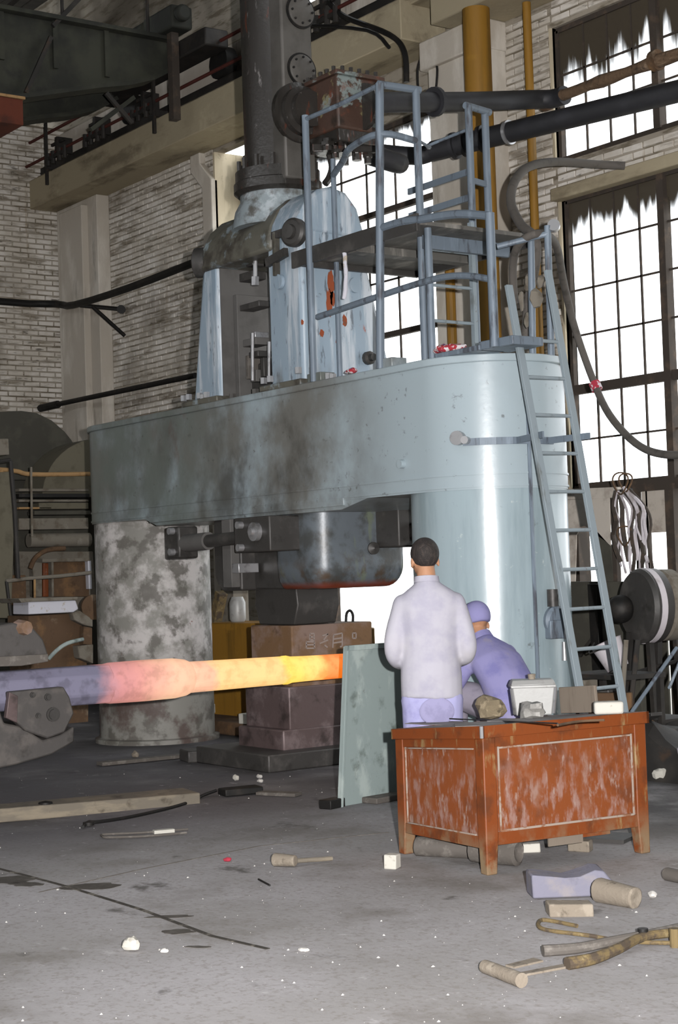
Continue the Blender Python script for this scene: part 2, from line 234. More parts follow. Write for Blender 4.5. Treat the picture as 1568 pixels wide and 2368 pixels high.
class MB:
    """collects shapes in hall coordinates; build() links them as ONE mesh object"""
    def __init__(s): s.v = []; s.f = []
    def add(s, vs, fs):
        k = len(s.v); s.v += [Vector(v) for v in vs]; s.f += [tuple(i + k for i in f) for f in fs]; return s
    def box(s, x0, x1, y0, y1, z0, z1):
        return s.add([(x, y, z) for x in (x0, x1) for y in (y0, y1) for z in (z0, z1)],
                     [(0, 1, 3, 2), (4, 6, 7, 5), (0, 4, 5, 1), (2, 3, 7, 6), (0, 2, 6, 4), (1, 5, 7, 3)])
    def obox(s, c, sx, sy, sz, rz=0, rx=0, ry=0):
        from mathutils import Euler
        R = Euler((rx, ry, rz)).to_matrix(); c = Vector(c)
        return s.add([c + R @ Vector((x * sx / 2, y * sy / 2, z * sz / 2)) for x in (-1, 1) for y in (-1, 1) for z in (-1, 1)],
                     [(0, 1, 3, 2), (4, 6, 7, 5), (0, 4, 5, 1), (2, 3, 7, 6), (0, 2, 6, 4), (1, 5, 7, 3)])
    def bar(s, a, b, w, h, up=(0, 0, 1)):
        a, b = Vector(a), Vector(b); n = (b - a).normalized(); up = Vector(up)
        u = n.cross(up)
        if u.length < 1e-4: u = n.cross(Vector((1, 0, 0)))
        u.normalize(); v = u.cross(n)
        return s.add([p + u * (x * w / 2) + v * (z * h / 2) for p in (a, b) for x, z in ((-1, -1), (1, -1), (1, 1), (-1, 1))],
                     [(3, 2, 1, 0), (4, 5, 6, 7), (0, 1, 5, 4), (1, 2, 6, 5), (2, 3, 7, 6), (3, 0, 4, 7)])
    def tube(s, a, b, r, seg=12, r2=None):
        a, b = Vector(a), Vector(b); u, v = orth(b - a); r2 = r if r2 is None else r2
        vs = [p + (u * math.cos(t) + v * math.sin(t)) * q for p, q in ((a, r), (b, r2)) for t in [2 * PI * i / seg for i in range(seg)]]
        fs = [(i, (i + 1) % seg, seg + (i + 1) % seg, seg + i) for i in range(seg)]
        return s.add(vs, fs + [tuple(range(seg - 1, -1, -1)), tuple(range(seg, 2 * seg))])
    def path(s, pts, r, seg=8, smooth=4):
        P = [Vector(p) for p in pts]
        if smooth > 1 and len(P) > 2:
            Q = []
            for i in range(len(P) - 1):
                p0, p1, p2, p3 = P[max(i - 1, 0)], P[i], P[i + 1], P[min(i + 2, len(P) - 1)]
                for k in range(smooth):
                    t = k / smooth
                    Q.append(.5 * ((2 * p1) + (p2 - p0) * t + (2 * p0 - 5 * p1 + 4 * p2 - p3) * t * t + (3 * p1 - p0 - 3 * p2 + p3) * t ** 3))
            P = Q + [P[-1]]
        rr = r if callable(r) else (lambda t: r)
        T = [(P[min(i + 1, len(P) - 1)] - P[max(i - 1, 0)]).normalized() for i in range(len(P))]
        u, v = orth(T[0]); vs = []
        for i, p in enumerate(P):
            u = (u - T[i] * u.dot(T[i])).normalized(); v = T[i].cross(u); q = rr(i / (len(P) - 1))
            vs += [p + (u * math.cos(2 * PI * k / seg) + v * math.sin(2 * PI * k / seg)) * q for k in range(seg)]
        fs = [(i * seg + k, i * seg + (k + 1) % seg, (i + 1) * seg + (k + 1) % seg, (i + 1) * seg + k) for i in range(len(P) - 1) for k in range(seg)]
        return s.add(vs, fs + [tuple(range(seg - 1, -1, -1)), tuple(range((len(P) - 1) * seg, len(P) * seg))])
    def lathe(s, prof, c, axis=(0, 0, 1), seg=32):
        c = Vector(c); n = Vector(axis).normalized(); u, v = orth(n)
        vs = [c + n * h + (u * math.cos(2 * PI * k / seg) + v * math.sin(2 * PI * k / seg)) * r for r, h in prof for k in range(seg)]
        q = len(prof)
        fs = [(i * seg + k, i * seg + (k + 1) % seg, (i + 1) * seg + (k + 1) % seg, (i + 1) * seg + k) for i in range(q - 1) for k in range(seg)]
        return s.add(vs, fs + [tuple(range(seg - 1, -1, -1)), tuple(range((q - 1) * seg, q * seg))])
    def prism(s, poly, o, u, v, n):
        """polygon (a, b) in the axes u, v from o, extruded by the vector n"""
        o, u, v, n = Vector(o), Vector(u), Vector(v), Vector(n); k = len(poly)
        lo = [o + u * a + v * b for a, b in poly]
        fs = [tuple(range(k - 1, -1, -1)), tuple(range(k, 2 * k))] + [(i, (i + 1) % k, k + (i + 1) % k, k + i) for i in range(k)]
        return s.add(lo + [p + n for p in lo], fs)
    def loft(s, rings):
        """rings: (centre, rx vector, ry vector)"""
        seg = 20; vs = []
        for c, a, b in rings:
            c, a, b = Vector(c), Vector(a), Vector(b)
            vs += [c + a * math.cos(2 * PI * k / seg) + b * math.sin(2 * PI * k / seg) for k in range(seg)]
        q = len(rings)
        fs = [(i * seg + k, i * seg + (k + 1) % seg, (i + 1) * seg + (k + 1) % seg, (i + 1) * seg + k) for i in range(q - 1) for k in range(seg)]
        return s.add(vs, fs + [tuple(range(seg - 1, -1, -1)), tuple(range((q - 1) * seg, q * seg))])
    def ball(s, c, rx, ry, rz, seg=20, rings=12):
        c = Vector(c); vs = [c + Vector((0, 0, rz))]
        for i in range(1, rings):
            a = PI * i / rings
            vs += [c + Vector((rx * math.sin(a) * math.cos(2 * PI * k / seg), ry * math.sin(a) * math.sin(2 * PI * k / seg), rz * math.cos(a))) for k in range(seg)]
        vs.append(c - Vector((0, 0, rz))); e = len(vs) - 1
        fs = [(0, 1 + k, 1 + (k + 1) % seg) for k in range(seg)]
        for i in range(rings - 2):
            fs += [(1 + i * seg + k, 1 + (i + 1) * seg + k, 1 + (i + 1) * seg + (k + 1) % seg, 1 + i * seg + (k + 1) % seg) for k in range(seg)]
        fs += [(e, 1 + (rings - 2) * seg + (k + 1) % seg, 1 + (rings - 2) * seg + k) for k in range(seg)]
        return s.add(vs, fs)
    def jitter(s, amt, freq=9.0):
        for v in s.v:
            n = noise.noise_vector(v * freq); v += n * amt
        return s
    def mesh(s, name, origin=Vector((0, 0, 0)), mat=None, ang=35):
        me = bpy.data.meshes.new(name)
        me.from_pydata([tuple(v - origin) for v in s.v], [], s.f)
        bm = bmesh.new(); bm.from_mesh(me); bmesh.ops.recalc_face_normals(bm, faces=bm.faces); bm.to_mesh(me); bm.free()
        if mat: me.materials.append(M[mat])
        for p in me.polygons: p.use_smooth = True
        me.set_sharp_from_angle(angle=math.radians(ang))
        return me
    def build(s, name, mat, parent=None, bev=0, ang=35, kind=None, label=None):
        if parent is not None: o0 = ORG[parent.name]
        else:
            xs = [v.x for v in s.v]; ys = [v.y for v in s.v]
            o0 = Vector(((min(xs) + max(xs)) / 2, (min(ys) + max(ys)) / 2, min(v.z for v in s.v)))
        o = bpy.data.objects.new(name, s.mesh(name, o0, mat, ang)); COL.objects.link(o)
        if parent is not None: o.parent = parent
        else: o.location = o0
        ORG[o.name] = o0
        if bev:
            b = o.modifiers.new('edge', 'BEVEL'); b.width = bev; b.segments = 2; b.limit_method = 'ANGLE'; b.angle_limit = math.radians(40)
        if kind: o['kind'] = kind
        if label: o['label'] = label
        return o
ORG = {}

def thing(name, label, cat, loc, group=None):
    o = bpy.data.objects.new(name, None); COL.objects.link(o); o.location = loc; o.empty_display_size = .1
    o['label'] = label; o['category'] = cat
    if group: o['group'] = group
    ORG[o.name] = Vector(loc); return o

def tag(o, label, cat, group=None):
    o['label'] = label; o['category'] = cat
    if group: o['group'] = group
    return o

def inst(name, me, loc, parent=None, rot=None):
    o = bpy.data.objects.new(name, me); COL.objects.link(o)
    if parent is not None: o.parent = parent; o.location = Vector(loc) - ORG[parent.name]
    else: o.location = loc
    if rot: o.rotation_euler = rot
    return o

def bolts(pts, axis, r, h, mat, parent, name='bolt'):
    """hexagonal bolt heads that share one mesh"""
    me = MB().tube((0, 0, 0), Vector(axis).normalized() * h, r, 6).mesh(name, mat=mat)
    for p in pts: inst(name, me, p, parent)

# ------------------------------------------------------------------ the hall
def struct(name, mb, mat, parent=None, bev=0):
    o = mb.build(name, mat, parent, bev)
    if parent is None: o['kind'] = 'structure'
    return o

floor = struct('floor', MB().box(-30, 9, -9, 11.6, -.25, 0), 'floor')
yard = struct('ground', MB().box(-45, 25, 11.6, 60, -.3, -.08), 'yard')
# joints of the floor slabs, a few millimetres proud of the dust
def joint(pts, w):
    mb = MB()
    for a, b in zip(pts, pts[1:]): mb.bar(Vector(a) + Vector((0, 0, -.004)), Vector(b) + Vector((0, 0, -.004)), w, .014)
    return mb
g = lambda x, y: at(x, y, Z=0)
joint([g(-60, 1995), g(60, 2025), g(160, 2052), g(330, 2105), g(490, 2165), g(620, 2195)], .022).build('joint', 'joint', floor)
joint([g(90, 2064), g(330, 2010), g(600, 1957), g(900, 1925)], .008).build('joint', 'grey_bar', floor)
def stain(px, py, w, h, a):
    c = g(px, py); pts = []; n = 26
    for k in range(n):
        t = 2 * PI * k / n; r = 1 + .45 * noise.noise(Vector((math.cos(t) * 1.7 + px, math.sin(t) * 1.7, py)))
        pts.append((w * r * math.cos(t), h * r * math.sin(t)))
    MB().prism(pts, c + Vector((0, 0, -.002)), (math.cos(a), math.sin(a), 0), (-math.sin(a), math.cos(a), 0), (0, 0, .0035)).build('oil_stain', 'oil', floor)
for q_ in ((20, 2035, .16, .10, .9), (210, 2050, .13, .09, .9), (395, 2120, .10, .03, .9), (410, 2155, .07, .05, .9), (60, 2045, .10, .05, .5), (460, 2190, .06, .02, .7)): stain(*q_)
mb = MB()
for k in range(420):
    px, py = rnd.uniform(0, 1568), 1790 + 578 * rnd.random() ** 1.3
    p = g(px, py)
    if p.y > 7.1 or (p - Vector((-6.83, 6.0, 0))).length < .6: continue
    r = rnd.choice((.0015, .002, .002, .003, .003, .004, .007)); a = rnd.uniform(0, PI)
    ux, uy = Vector((math.cos(a), math.sin(a), 0)) * r * rnd.uniform(.7, 1.6), Vector((-math.sin(a), math.cos(a), 0)) * r
    mb.add([p + ux + Vector((0, 0, -.001)), p + uy + Vector((0, 0, -.001)), p - ux + Vector((0, 0, -.001)), p - uy + Vector((0, 0, -.001)), p + Vector((0, 0, r * .9))], [(0, 1, 4), (1, 2, 4), (2, 3, 4), (3, 0, 4), (3, 2, 1, 0)])
fl_ = mb.build('floor_grit', 'white'); fl_['kind'] = 'stuff'; fl_['label'] = 'pale grit and flakes scattered over the dusty floor'

WY, WT = 11.0, .14          # inner face and thickness of the long wall
OPEN = [  # x0, x1, z0, z1 of each opening in the long wall
    (-11.46, -6.6, 0.0, 5.06), (-11.5, -6.6, 5.42, 6.74), (-15.75, -13.2, 3.25, 6.46), (-15.6, -13.2, 0.0, 2.45),
    (-17.75, -16.25, 4.6, 6.95), (-16.3, -13.6, 7.95, 9.7), (-12.4, -6.6, 7.95, 9.7)]
def wall_boxes(x0, x1, z0, z1, y0, y1, opens):
    xs = sorted({x0, x1, *[v for o in opens for v in o[:2] if x0 < v < x1]})
    mb = MB()
    for a, b in zip(xs, xs[1:]):
        c = (a + b) / 2
        cuts = sorted((max(o[2], z0), min(o[3], z1)) for o in opens if o[0] < c < o[1])
        z = z0
        for lo, hi in cuts:
            if lo > z + 1e-3: mb.box(a, b, y0, y1, z, lo)
            z = max(z, hi)
        if z < z1 - 1e-3: mb.box(a, b, y0, y1, z, z1)
    return mb
wall_back = struct('wall_back', wall_boxes(-30, 9, 0, 10.4, WY + .012, WY + WT, OPEN), 'mortar')
wall_left = struct('wall_left', MB().box(-22.5, -21.932, -9, WY + .01, 0, 8.25), 'mortar')
wall_far = struct('wall_front', wall_boxes(-30, 9, 0, 10.4, -9.3, -9, [(-24, 6, 6.6, 8.2)]), 'mortar')  # unseen wall added to limit daylight; its high gap sets the ambient fill
wall_right = struct('wall_right', MB().box(9, 9.3, -9.3, 11.5, 0, 10.4), 'mortar')  # unseen end wall, added to keep daylight out of the hall
ceil = struct('ceiling', MB().box(-30, 9.3, -9.3, -1.0, 10.4, 10.5).box(-30, 9.3, .6, 11.6, 10.4, 10.5).box(-30, -12, -1, .6, 10.4, 10.5), 'roof')  # unseen gap between the slabs is added and sized for ambient light
for k in range(26):
    y = 2.2 + k * .36
    MB().box(-30, -12, y, y + .33, 10.33 + .02 * (k % 2), 10.4).build('roof_board', 'roof', ceil)

# whitewashed brick courses: the nearest 300 bricks of each wall as single bricks, the rest joined
def brick_mesh(w, d, h, seed):
    r = random.Random(seed); j = lambda a: r.uniform(-a, a); mb = MB()
    c = .006
    vs = []
    for y, q in ((d, 0), (0, c)):
        for x, z in ((-w / 2 + q, -h / 2 + q), (w / 2 - q, -h / 2 + q), (w / 2 - q, h / 2 - q), (-w / 2 + q, h / 2 - q)):
            vs.append((x + j(.003), y + (j(.004) if y == 0 else 0), z + j(.003)))
    mb.add(vs, [(4, 5, 6, 7), (0, 1, 5, 4), (1, 2, 6, 5), (2, 3, 7, 6), (3, 0, 4, 7)])
    return mb
def lay(spans, place, near, wall, rotz, flip):
    """spans: (a0, a1, z0, z1) along the wall; place(a, z) gives the point; the 300 bricks that near() ranks first stay single"""
    H, Wd = .075, .25
    spots = []
    for a0, a1, z0, z1 in spans:
        r = 0; z = z0 + H / 2
        while z + H / 2 <= z1 + .03:
            a = a0 + (Wd / 2 if r % 2 else 0)
            if r % 2: spots.append((a0 + Wd / 4, z, .5))
            while a + Wd <= a1 + .02: spots.append((a + Wd / 2, z, 1.0)); a += Wd
            if a1 - a > .06: spots.append(((a + a1) / 2, z, (a1 - a) / Wd))
            z += H; r += 1
    spots.sort(key=near)
    whole = [q for q in spots if q[2] == 1.0][:300]
    keep = set(map(id, whole))
    mes = [brick_mesh(Wd - .012, .03, H - .011, k).mesh('brick', mat='brick_white') for k in range(5)]
    for k, q in enumerate(whole):
        inst('brick', mes[k % 5], place(q[0], q[1]) + Vector((0, 0, 0)), wall, (0, 0, rotz))
    mb = MB(); R = Matrix.Rotation(rotz, 3, 'Z'); k = 0
    protos = [brick_mesh(Wd - .012, .03, H - .011, s) for s in range(10, 15)]
    for q in spots:
        if id(q) in keep: continue
        p = place(q[0], q[1]); k += 1; pr = protos[k % 5]
        mb.add([p + R @ Vector((v.x * (q[2] if q[2] == 1 else q[2] * .96), v.y - .003 * ((k * 7) % 5 - 2) * .5, v.z)) for v in pr.v], pr.f)
    if mb.v: mb.build('brick_courses', 'brick_white', wall, kind='stuff')
lay([(-13.18, -11.52, 2.0, 6.95), (-20.6, -17.78, 2.6, 7.0), (-11.5, -6.6, 5.08, 5.40), (-13.5, -11.5, 7.45, 10.2), (-11.5, -6.6, 6.78, 7.0)],
    lambda a, z: Vector((a, WY, z)), lambda q: -q[0] + (0 if q[1] < 7 else 6), wall_back, 0, 1)
lay([(5.0, 10.98, 2.0, 8.2)], lambda a, z: Vector((-21.92, a, z)), lambda q: abs(q[1] - 5.6) + max(0, 9.4 - q[0]) * 3, wall_left, PI / 2, 1)

# piers, jogged pilaster, crane runway
def pier(x0, x1, y0, z0, z1, mat='pilaster'):
    return struct('trim_1', MB().box(x0, x1, y0, WY + .02, z0, z1), mat, None, .015)
p1 = MB().box(-21.88, -20.62, 10.82, WY + .02, 0, 7.0).box(-21.6, -20.9, 10.72, 10.85, 0, 6.9); struct('trim_1', p1, 'pilaster', None, .012)
p2 = MB().prism([(-18.2, 7.0), (-17.97, 7.0), (-17.97, 6.86), (-17.70, 6.60), (-17.70, 0), (-17.93, 0), (-17.93, 6.52), (-18.2, 6.78)], (0, 10.92, 0), (1, 0, 0), (0, 0, 1), (0, .10, 0))
struct('trim_2', p2, 'pilaster', None, .012)
p3 = MB().box(-13.06, -12.18, 10.72, WY + .02, 0, 6.98).box(-13.12, -12.16, 10.66, WY + .02, 6.7, 7.0); struct('trim_3', p3, 'pilaster', None, .015)
struct('trim_4', MB().box(-17.74, -17.70, 10.98, 11.5, 4.6, 6.95).box(-17.75, -16.25, 10.98, 11.5, 4.52, 4.62), 'plaster')
struct('trim_5', MB().box(-11.49, -11.46, 10.99, 11.14, .0, 5.06).box(-11.53, -11.50, 10.99, 11.14, 5.42, 6.74).box(-13.23, -13.20, 10.99, 11.2, 3.2, 6.46), 'plaster')
struct('trim_6', MB().box(-22, -13.4, 10.9, WY + .02, 7.45, 8.15), 'pilaster', None, .01)
gird = MB().box(-22.0, -13.10, 10.42, WY + .02, 7.0, 7.42).box(-12.62, 9, 10.42, WY + .02, 7.0, 7.42).box(-22.0, 9, 10.55, WY + .02, 7.38, 7.5)
struct('beam_1', gird, 'concrete', None, .012)
struct('beam_2', MB().box(-11.5, -6.6, 10.9, WY + .02, 5.04, 5.16), 'concrete', None, .01)

# ---- windows: frame on top level, every bar and pane a piece of it
def window(name, x0, x1, z0, z1, y, xs, zs, heavy_x, heavy_z, gm, skip=(), thin=.016, hz=.045):
    fr = MB()
    for x in (x0, x1): fr.box(x - .022, x + .022, y - .02, y + .03, z0, z1)
    for z in (z0, z1): fr.box(x0, x1, y - .02, y + .03, z - .025, z + .025)
    f = fr.build(name, 'win_frame'); f['kind'] = 'structure'
    for x in heavy_x: MB().box(x - .04, x + .04, y - .05, y + .04, z0, z1).build('mullion', 'win_frame', f)
    for z in heavy_z: MB().box(x0, x1, y - .03, y + .03, z - hz, z + hz).build('transom', 'win_frame', f)
    for x in xs:
        if all(abs(x - h) > .06 for h in heavy_x): MB().box(x - thin / 2, x + thin / 2, y - .006, y + .012, z0, z1).build('glazing_bar', 'win_frame', f)
    for z in zs:
        if all(abs(z - h) > .06 for h in heavy_z): MB().box(x0, x1, y - .006, y + .012, z - thin / 2, z + thin / 2).build('glazing_bar', 'win_frame', f)
    X = sorted({x0, x1, *xs, *heavy_x}); Z = sorted({z0, z1, *zs, *heavy_z}); cache = {}
    for i, (a, b) in enumerate(zip(X, X[1:])):
        for j, (c, d) in enumerate(zip(Z, Z[1:])):
            if (i, j) in skip or b - a < .05 or d - c < .05: continue
            k = (round(b - a, 2), round(d - c, 2))
            if k not in cache:
                w, h = (b - a) / 2, (d - c) / 2
                cache[k] = MB().box(-w, w, -.002, .002, -h, h).mesh('pane', mat=gm)
            inst('pane', cache[k], ((a + b) / 2, y + .004, (c + d) / 2), f, (rnd.uniform(-.004, .004), 0, rnd.uniform(-.004, .004)))
    return f
M['glass_a'] = glass_mat('sooty_glass_lower', 5.05, .34, .97, 3.1)
M['glass_b'] = glass_mat('sooty_glass_upper', 6.72, .62, .99, 8.4)
M['glass_c'] = glass_mat('sooty_glass_middle', 6.46, .2, .9, 1.7)
M['glass_d'] = glass_mat('sooty_glass_high', 9.7, .3, .9, 5.2)
yw = WY + .06
xa = [-11.44 + .31 * k for k in range(1, 17)]
window('window_1', -11.44, -6.6, 2.30, 5.04, yw, [x for i, x in enumerate(xa, 1)], [4.605, 4.17, 3.735, 2.74], [-10.2, -8.95, -7.7], [3.22], 'glass_a', thin=.018)
window('window_2', -11.48, -6.6, 5.45, 6.71, yw, xa, [5.88, 6.27], [-10.2, -8.95, -7.7], [], 'glass_b', thin=.018)
window('window_3', -15.7, -13.23, 3.3, 6.43, yw, [-15.1, -14.62, -14.1], [4.75, 6.0], [], [5.52, 4.15], 'glass_c', thin=.02, hz=.03)
window('window_4', -16.28, -13.62, 7.98, 9.66, yw, [-16.28 + .3 * k for k in range(1, 9)], [8.4, 8.83, 9.26], [], [], 'glass_d')
window('window_5', -12.38, -6.6, 7.98, 9.66, yw, [-12.38 + .32 * k for k in range(1, 18)], [8.4, 8.83, 9.26], [], [], 'glass_d')
window('window_6', -17.68, -16.27, 4.66, 6.92, WY + .42, [-17.2, -16.7], [5.3, 6.0], [], [], 'glass_c')
# lower right bay: sheet-metal lining, boarded panes and open lights under the transom
lower = MB().box(-11.44, -6.6, yw - .05, yw + .05, 2.2, 2.3)
for x in (-11.42, -10.2, -8.95, -7.7): lower.box(x - .05, x + .05, yw - .09, yw + .06, 0, 2.25)
lower.box(-11.44, -6.6, yw - .04, yw + .04, 1.28, 1.36)
d1 = lower.build('door_1', 'win_frame'); d1['kind'] = 'structure'
for a, b, zz in ((-11.40, -10.98, 1.28), (-10.955, -10.76, 1.2), (-10.74, -10.55, 1.25), (-10.52, -10.38, 1.16), (-10.35, -10.26, 1.28)): MB().box(a, b, yw, yw + .02, 0, zz).build('sheet', 'furnace_dark', d1)
MB().box(-10.15, -9.0, yw, yw + .02, 0, 1.22).build('sheet', 'furnace_dark', d1)
MB().box(-8.9, -7.75, yw, yw + .02, 0, 1.28).build('sheet', 'furnace_dark', d1)
MB().box(-10.60, -10.28, yw - .02, yw, 1.82, 2.2).build('boarded_pane', 'hopper', d1)
MB().box(-10.70, -10.62, yw - .015, yw, 1.36, 2.2).build('boarded_pane', 'win_frame', d1)
MB().box(-10.55, -10.53, yw - .02, yw + .02, 1.36, 2.2).build('glazing_bar', 'win_frame', d1)
MB().box(-15.6, -15.5, yw, yw + .08, 0, 2.45).box(-13.3, -13.2, yw, yw + .08, 0, 2.45).box(-15.6, -13.2, yw, yw + .08, 2.37, 2.45).build('door_2', 'win_frame')['kind'] = 'structure'

# ---- conductor bars and brackets above the runway
def conductor(z, y, label):
    return tag(MB().path([(-22.0, y, z), (-17, y, z), (-12, y, z), (-6.5, y, z)], .022, 8, 1).build('conductor_bar', 'red_pipe'), label, 'pipe')
conductor(7.62, 10.38, 'thin red brown bar along the wall, lower of the two over the crane runway')
conductor(7.98, 10.44, 'thin red brown bar along the wall, upper of the two over the crane runway')
rl = MB().box(-22, 8.9, 10.60, 10.72, 7.5, 7.62)
tag(rl.build('crane_rail', 'dark_steel'), 'dark steel crane rail lying on the concrete runway', 'rail')
for k, x in enumerate((-20.9, -19.75, -18.42, -14.4)):
    br = MB().box(x - .03, x + .03, 10.36, 10.60, 7.6, 7.82).bar((x - .28, 10.36, 7.56), (x + .28, 10.36, 7.56), .04, .05).bar((x - .2, 10.4, 7.75), (x + .2, 10.4, 7.75), .03, .04)
    for s_ in (-.26, -.1, .1, .26): br.tube((x + s_, 10.36, 7.46), (x + s_, 10.36, 7.64), .035, 8)
    nm = ('nearest the end wall', 'between the end wall and the jogged pilaster', 'above the jogged pilaster', 'above the tall middle window')[k]
    tag(br.build('insulator_bracket', 'dark_steel'), 'dark bracket with stub insulators on the runway, ' + nm, 'bracket', 'conductor brackets on the runway')
for x in (-21.2, -18.1):
    nm = {-21.2: 'closest to the end wall', -18.1: 'by the jogged pilaster'}[x]
    tag(MB().box(x - .02, x + .02, 10.33, 10.37, 7.2, 8.2).box(x - .03, x + .03, 10.36, 10.56, 7.42, 7.5).build('rail_post', 'dark_steel'), 'thin dark upright on the crane runway, ' + nm, 'post', 'uprights on the crane runway')

# ---- roof trusses
def truss(x, nm):
    t = thing('roof_truss', nm, 'truss', (x, 4, 9.0))
    MB().box(x - .06, x + .06, -2, 11.0, 9.32, 9.44).build('bottom_chord', 'dark_steel', t)
    MB().box(x - .06, x + .06, -2, 11.0, 10.2, 10.32).build('top_chord', 'dark_steel', t)
    for k in range(12):
        a = -1.5 + k; MB().bar((x, a, 9.4), (x, a + (.9 if k % 2 else -.4), 10.24), .06, .08, (1, 0, 0)).build('web_member', 'dark_steel', t)
truss(-20.6, 'dark steel roof truss nearest the end wall'); truss(-17.6, 'dark steel roof truss passing behind the steam cylinder head')

# ---- overhead travelling crane
cr = thing('bridge_crane', 'dark overhead crane bridge with sagging plate girder under the roof', 'crane', (-17.6, 7.0, 7.0))
GX = -17.5
gp = [(2.0, 8.16), (10.25, 8.16), (10.25, 7.84), (9.95, 7.66), (9.6, 7.54), (9.2, 7.45), (8.27, 7.20), (7.2, 7.02), (5.5, 6.92), (3.5, 6.95), (2.0, 7.1)]
for gx, nm in ((GX, ''), (GX - 1.5, '')):
    MB().prism(gp, (gx - .03, 0, 0), (0, 1, 0), (0, 0, 1), (.06, 0, 0)).build('plate_girder', 'crane_steel', cr)
    MB().box(gx - .16, gx + .16, 2.0, 10.25, 8.16, 8.21).build('top_flange', 'crane_steel', cr)
    fm_ = MB()
    for a, b in zip(gp[2:], gp[3:]): fm_.bar((gx, a[0], a[1]), (gx, b[0], b[1]), .3, .05)
    fm_.build('bottom_flange', 'crane_steel', cr)
for k in range(10): MB().box(GX + .03, GX + .07, 3.2 + k * .68, 3.26 + k * .68, 7.6, 8.16).build('stiffener', 'crane_steel', cr)
MB().box(GX - 1.34, GX - .16, 2.0, 10.2, 8.18, 8.22).build('walkway', 'dark_steel', cr)
MB().path([(GX + .1, 2.0, 8.72), (GX + .1, 10.2, 8.72)], .03, 8, 1).build('handrail', 'crane_steel', cr)
for k in range(7): MB().tube((GX + .1, 3 + k * 1.15, 8.2), (GX + .1, 3 + k * 1.15, 8.72), .022, 8).build('handrail_post', 'dark_steel', cr)
MB().box(GX - 2.0, GX + .9, 10.22, 10.55, 7.90, 8.12).build('end_carriage', 'dark_steel', cr, .02)
MB().box(GX - .2, GX + .5, 10.0, 10.3, 8.2, 8.48).tube((GX - .6, 10.12, 8.36), (GX - .2, 10.12, 8.36), .14, 18).tube((GX + .5, 10.12, 8.36), (GX + .62, 10.12, 8.36), .1, 18).build('gearbox', 'crane_steel', cr, .03)
for x in (GX - 1.7, GX + .6): MB().tube((x, 10.58, 7.82), (x, 10.74, 7.82), .20, 20).build('wheel', 'iron_black', cr)
q = at(398, 60, Y=10.15); q2 = at(412, 275, Y=10.15)
MB().box(q.x - .05, q.x + .06, 10.1, 10.2, q2.z, q.z).build('collector_mast', 'win_frame', cr)
c0 = at(0, 222, X=GX + .2); c1 = at(55, 290, X=GX + .2)
MB().box(GX - .7, GX + .2, c0.y - 1.2, c1.y, c1.z, c0.z).build('cabin', 'crane_red', cr, .01)
MB().box(GX - .72, GX + .22, c0.y - 1.22, c1.y + .02, c0.z, c0.z + .03).build('cabin_sill', 'tan_pipe', cr)
for a, b in (((118, 85), (60, 215)), ((245, 215), (305, 285)), ((210, 300), (310, 225)), ((190, -10), (122, 60))):
    MB().bar(at(a[0], a[1], X=GX + .12), at(b[0], b[1], X=GX + .12), .04, .05).build('brace', 'crane_steel' if a[0] == 210 else 'dark_steel', cr)

# ---- ochre downpipes
tag(MB().path([(-12.02, 10.5, 0), (-12.02, 10.5, 6.99)], .135, 20, 1).path([(-12.02, 10.5, 4.55), (-12.02, 10.5, 4.7)], .16, 20, 1).build('downpipe', 'ochre'), 'thick ochre vertical pipe beside the pier of the long wall', 'pipe')
tag(MB().path([(-11.62, 10.8, 0), (-11.62, 10.8, 6.99)], .042, 12, 1).build('thin_pipe', 'ochre'), 'thin ochre vertical pipe to the side of the thick one', 'pipe')
tag(MB().path([(-12.75, 10.66, 0.0), (-12.75, 10.66, 5.0)], .05, 10, 1).build('wall_pipe', 'ochre'), 'short ochre pipe on the face of the pier behind the platform', 'pipe')

# ---- wall pipes of the end bay
P = lambda x, y: at(x, y, Y=10.4)
tag(MB().path([(-21.4, -8.9, 5.62), (-21.4, 0, 5.62), (-21.4, 7, 5.62), at(0, 697, X=-21.4), at(130, 703, X=-21.2), at(172, 705, Y=10.35), at(300, 665, Y=10.35), at(462, 602, Y=10.35)], .05, 10, 3).build('steam_main', 'iron_black'), 'black pipe that turns the hall corner high on the whitewashed brick', 'pipe')
tag(MB().path([at(185, 706, Y=10.4), at(280, 715, Y=10.9)], .03, 8, 1).path([at(280, 715, Y=10.85), at(281, 716, Y=11.0)], .06, 10, 1).build('bracket_arm', 'iron_black'), 'short black bracket arm into the wall below the corner pipe', 'bracket')
tag(MB().path([at(214, 709, Y=10.45), at(288, 776, Y=10.95)], .028, 8, 1).build('brace_bar', 'iron_black'), 'black sloping brace bar under the corner pipe', 'bracket')
tag(MB().path([at(128, 936, Y=10.5), at(452, 868, Y=10.5)], .035, 10, 1).path([(-21.95, 10.5, 4.09), at(134, 935, Y=10.5)], .055, 10, 1).build('lower_pipe', 'iron_black'), 'straight black pipe, lower of the two before the whitewashed brick', 'pipe')

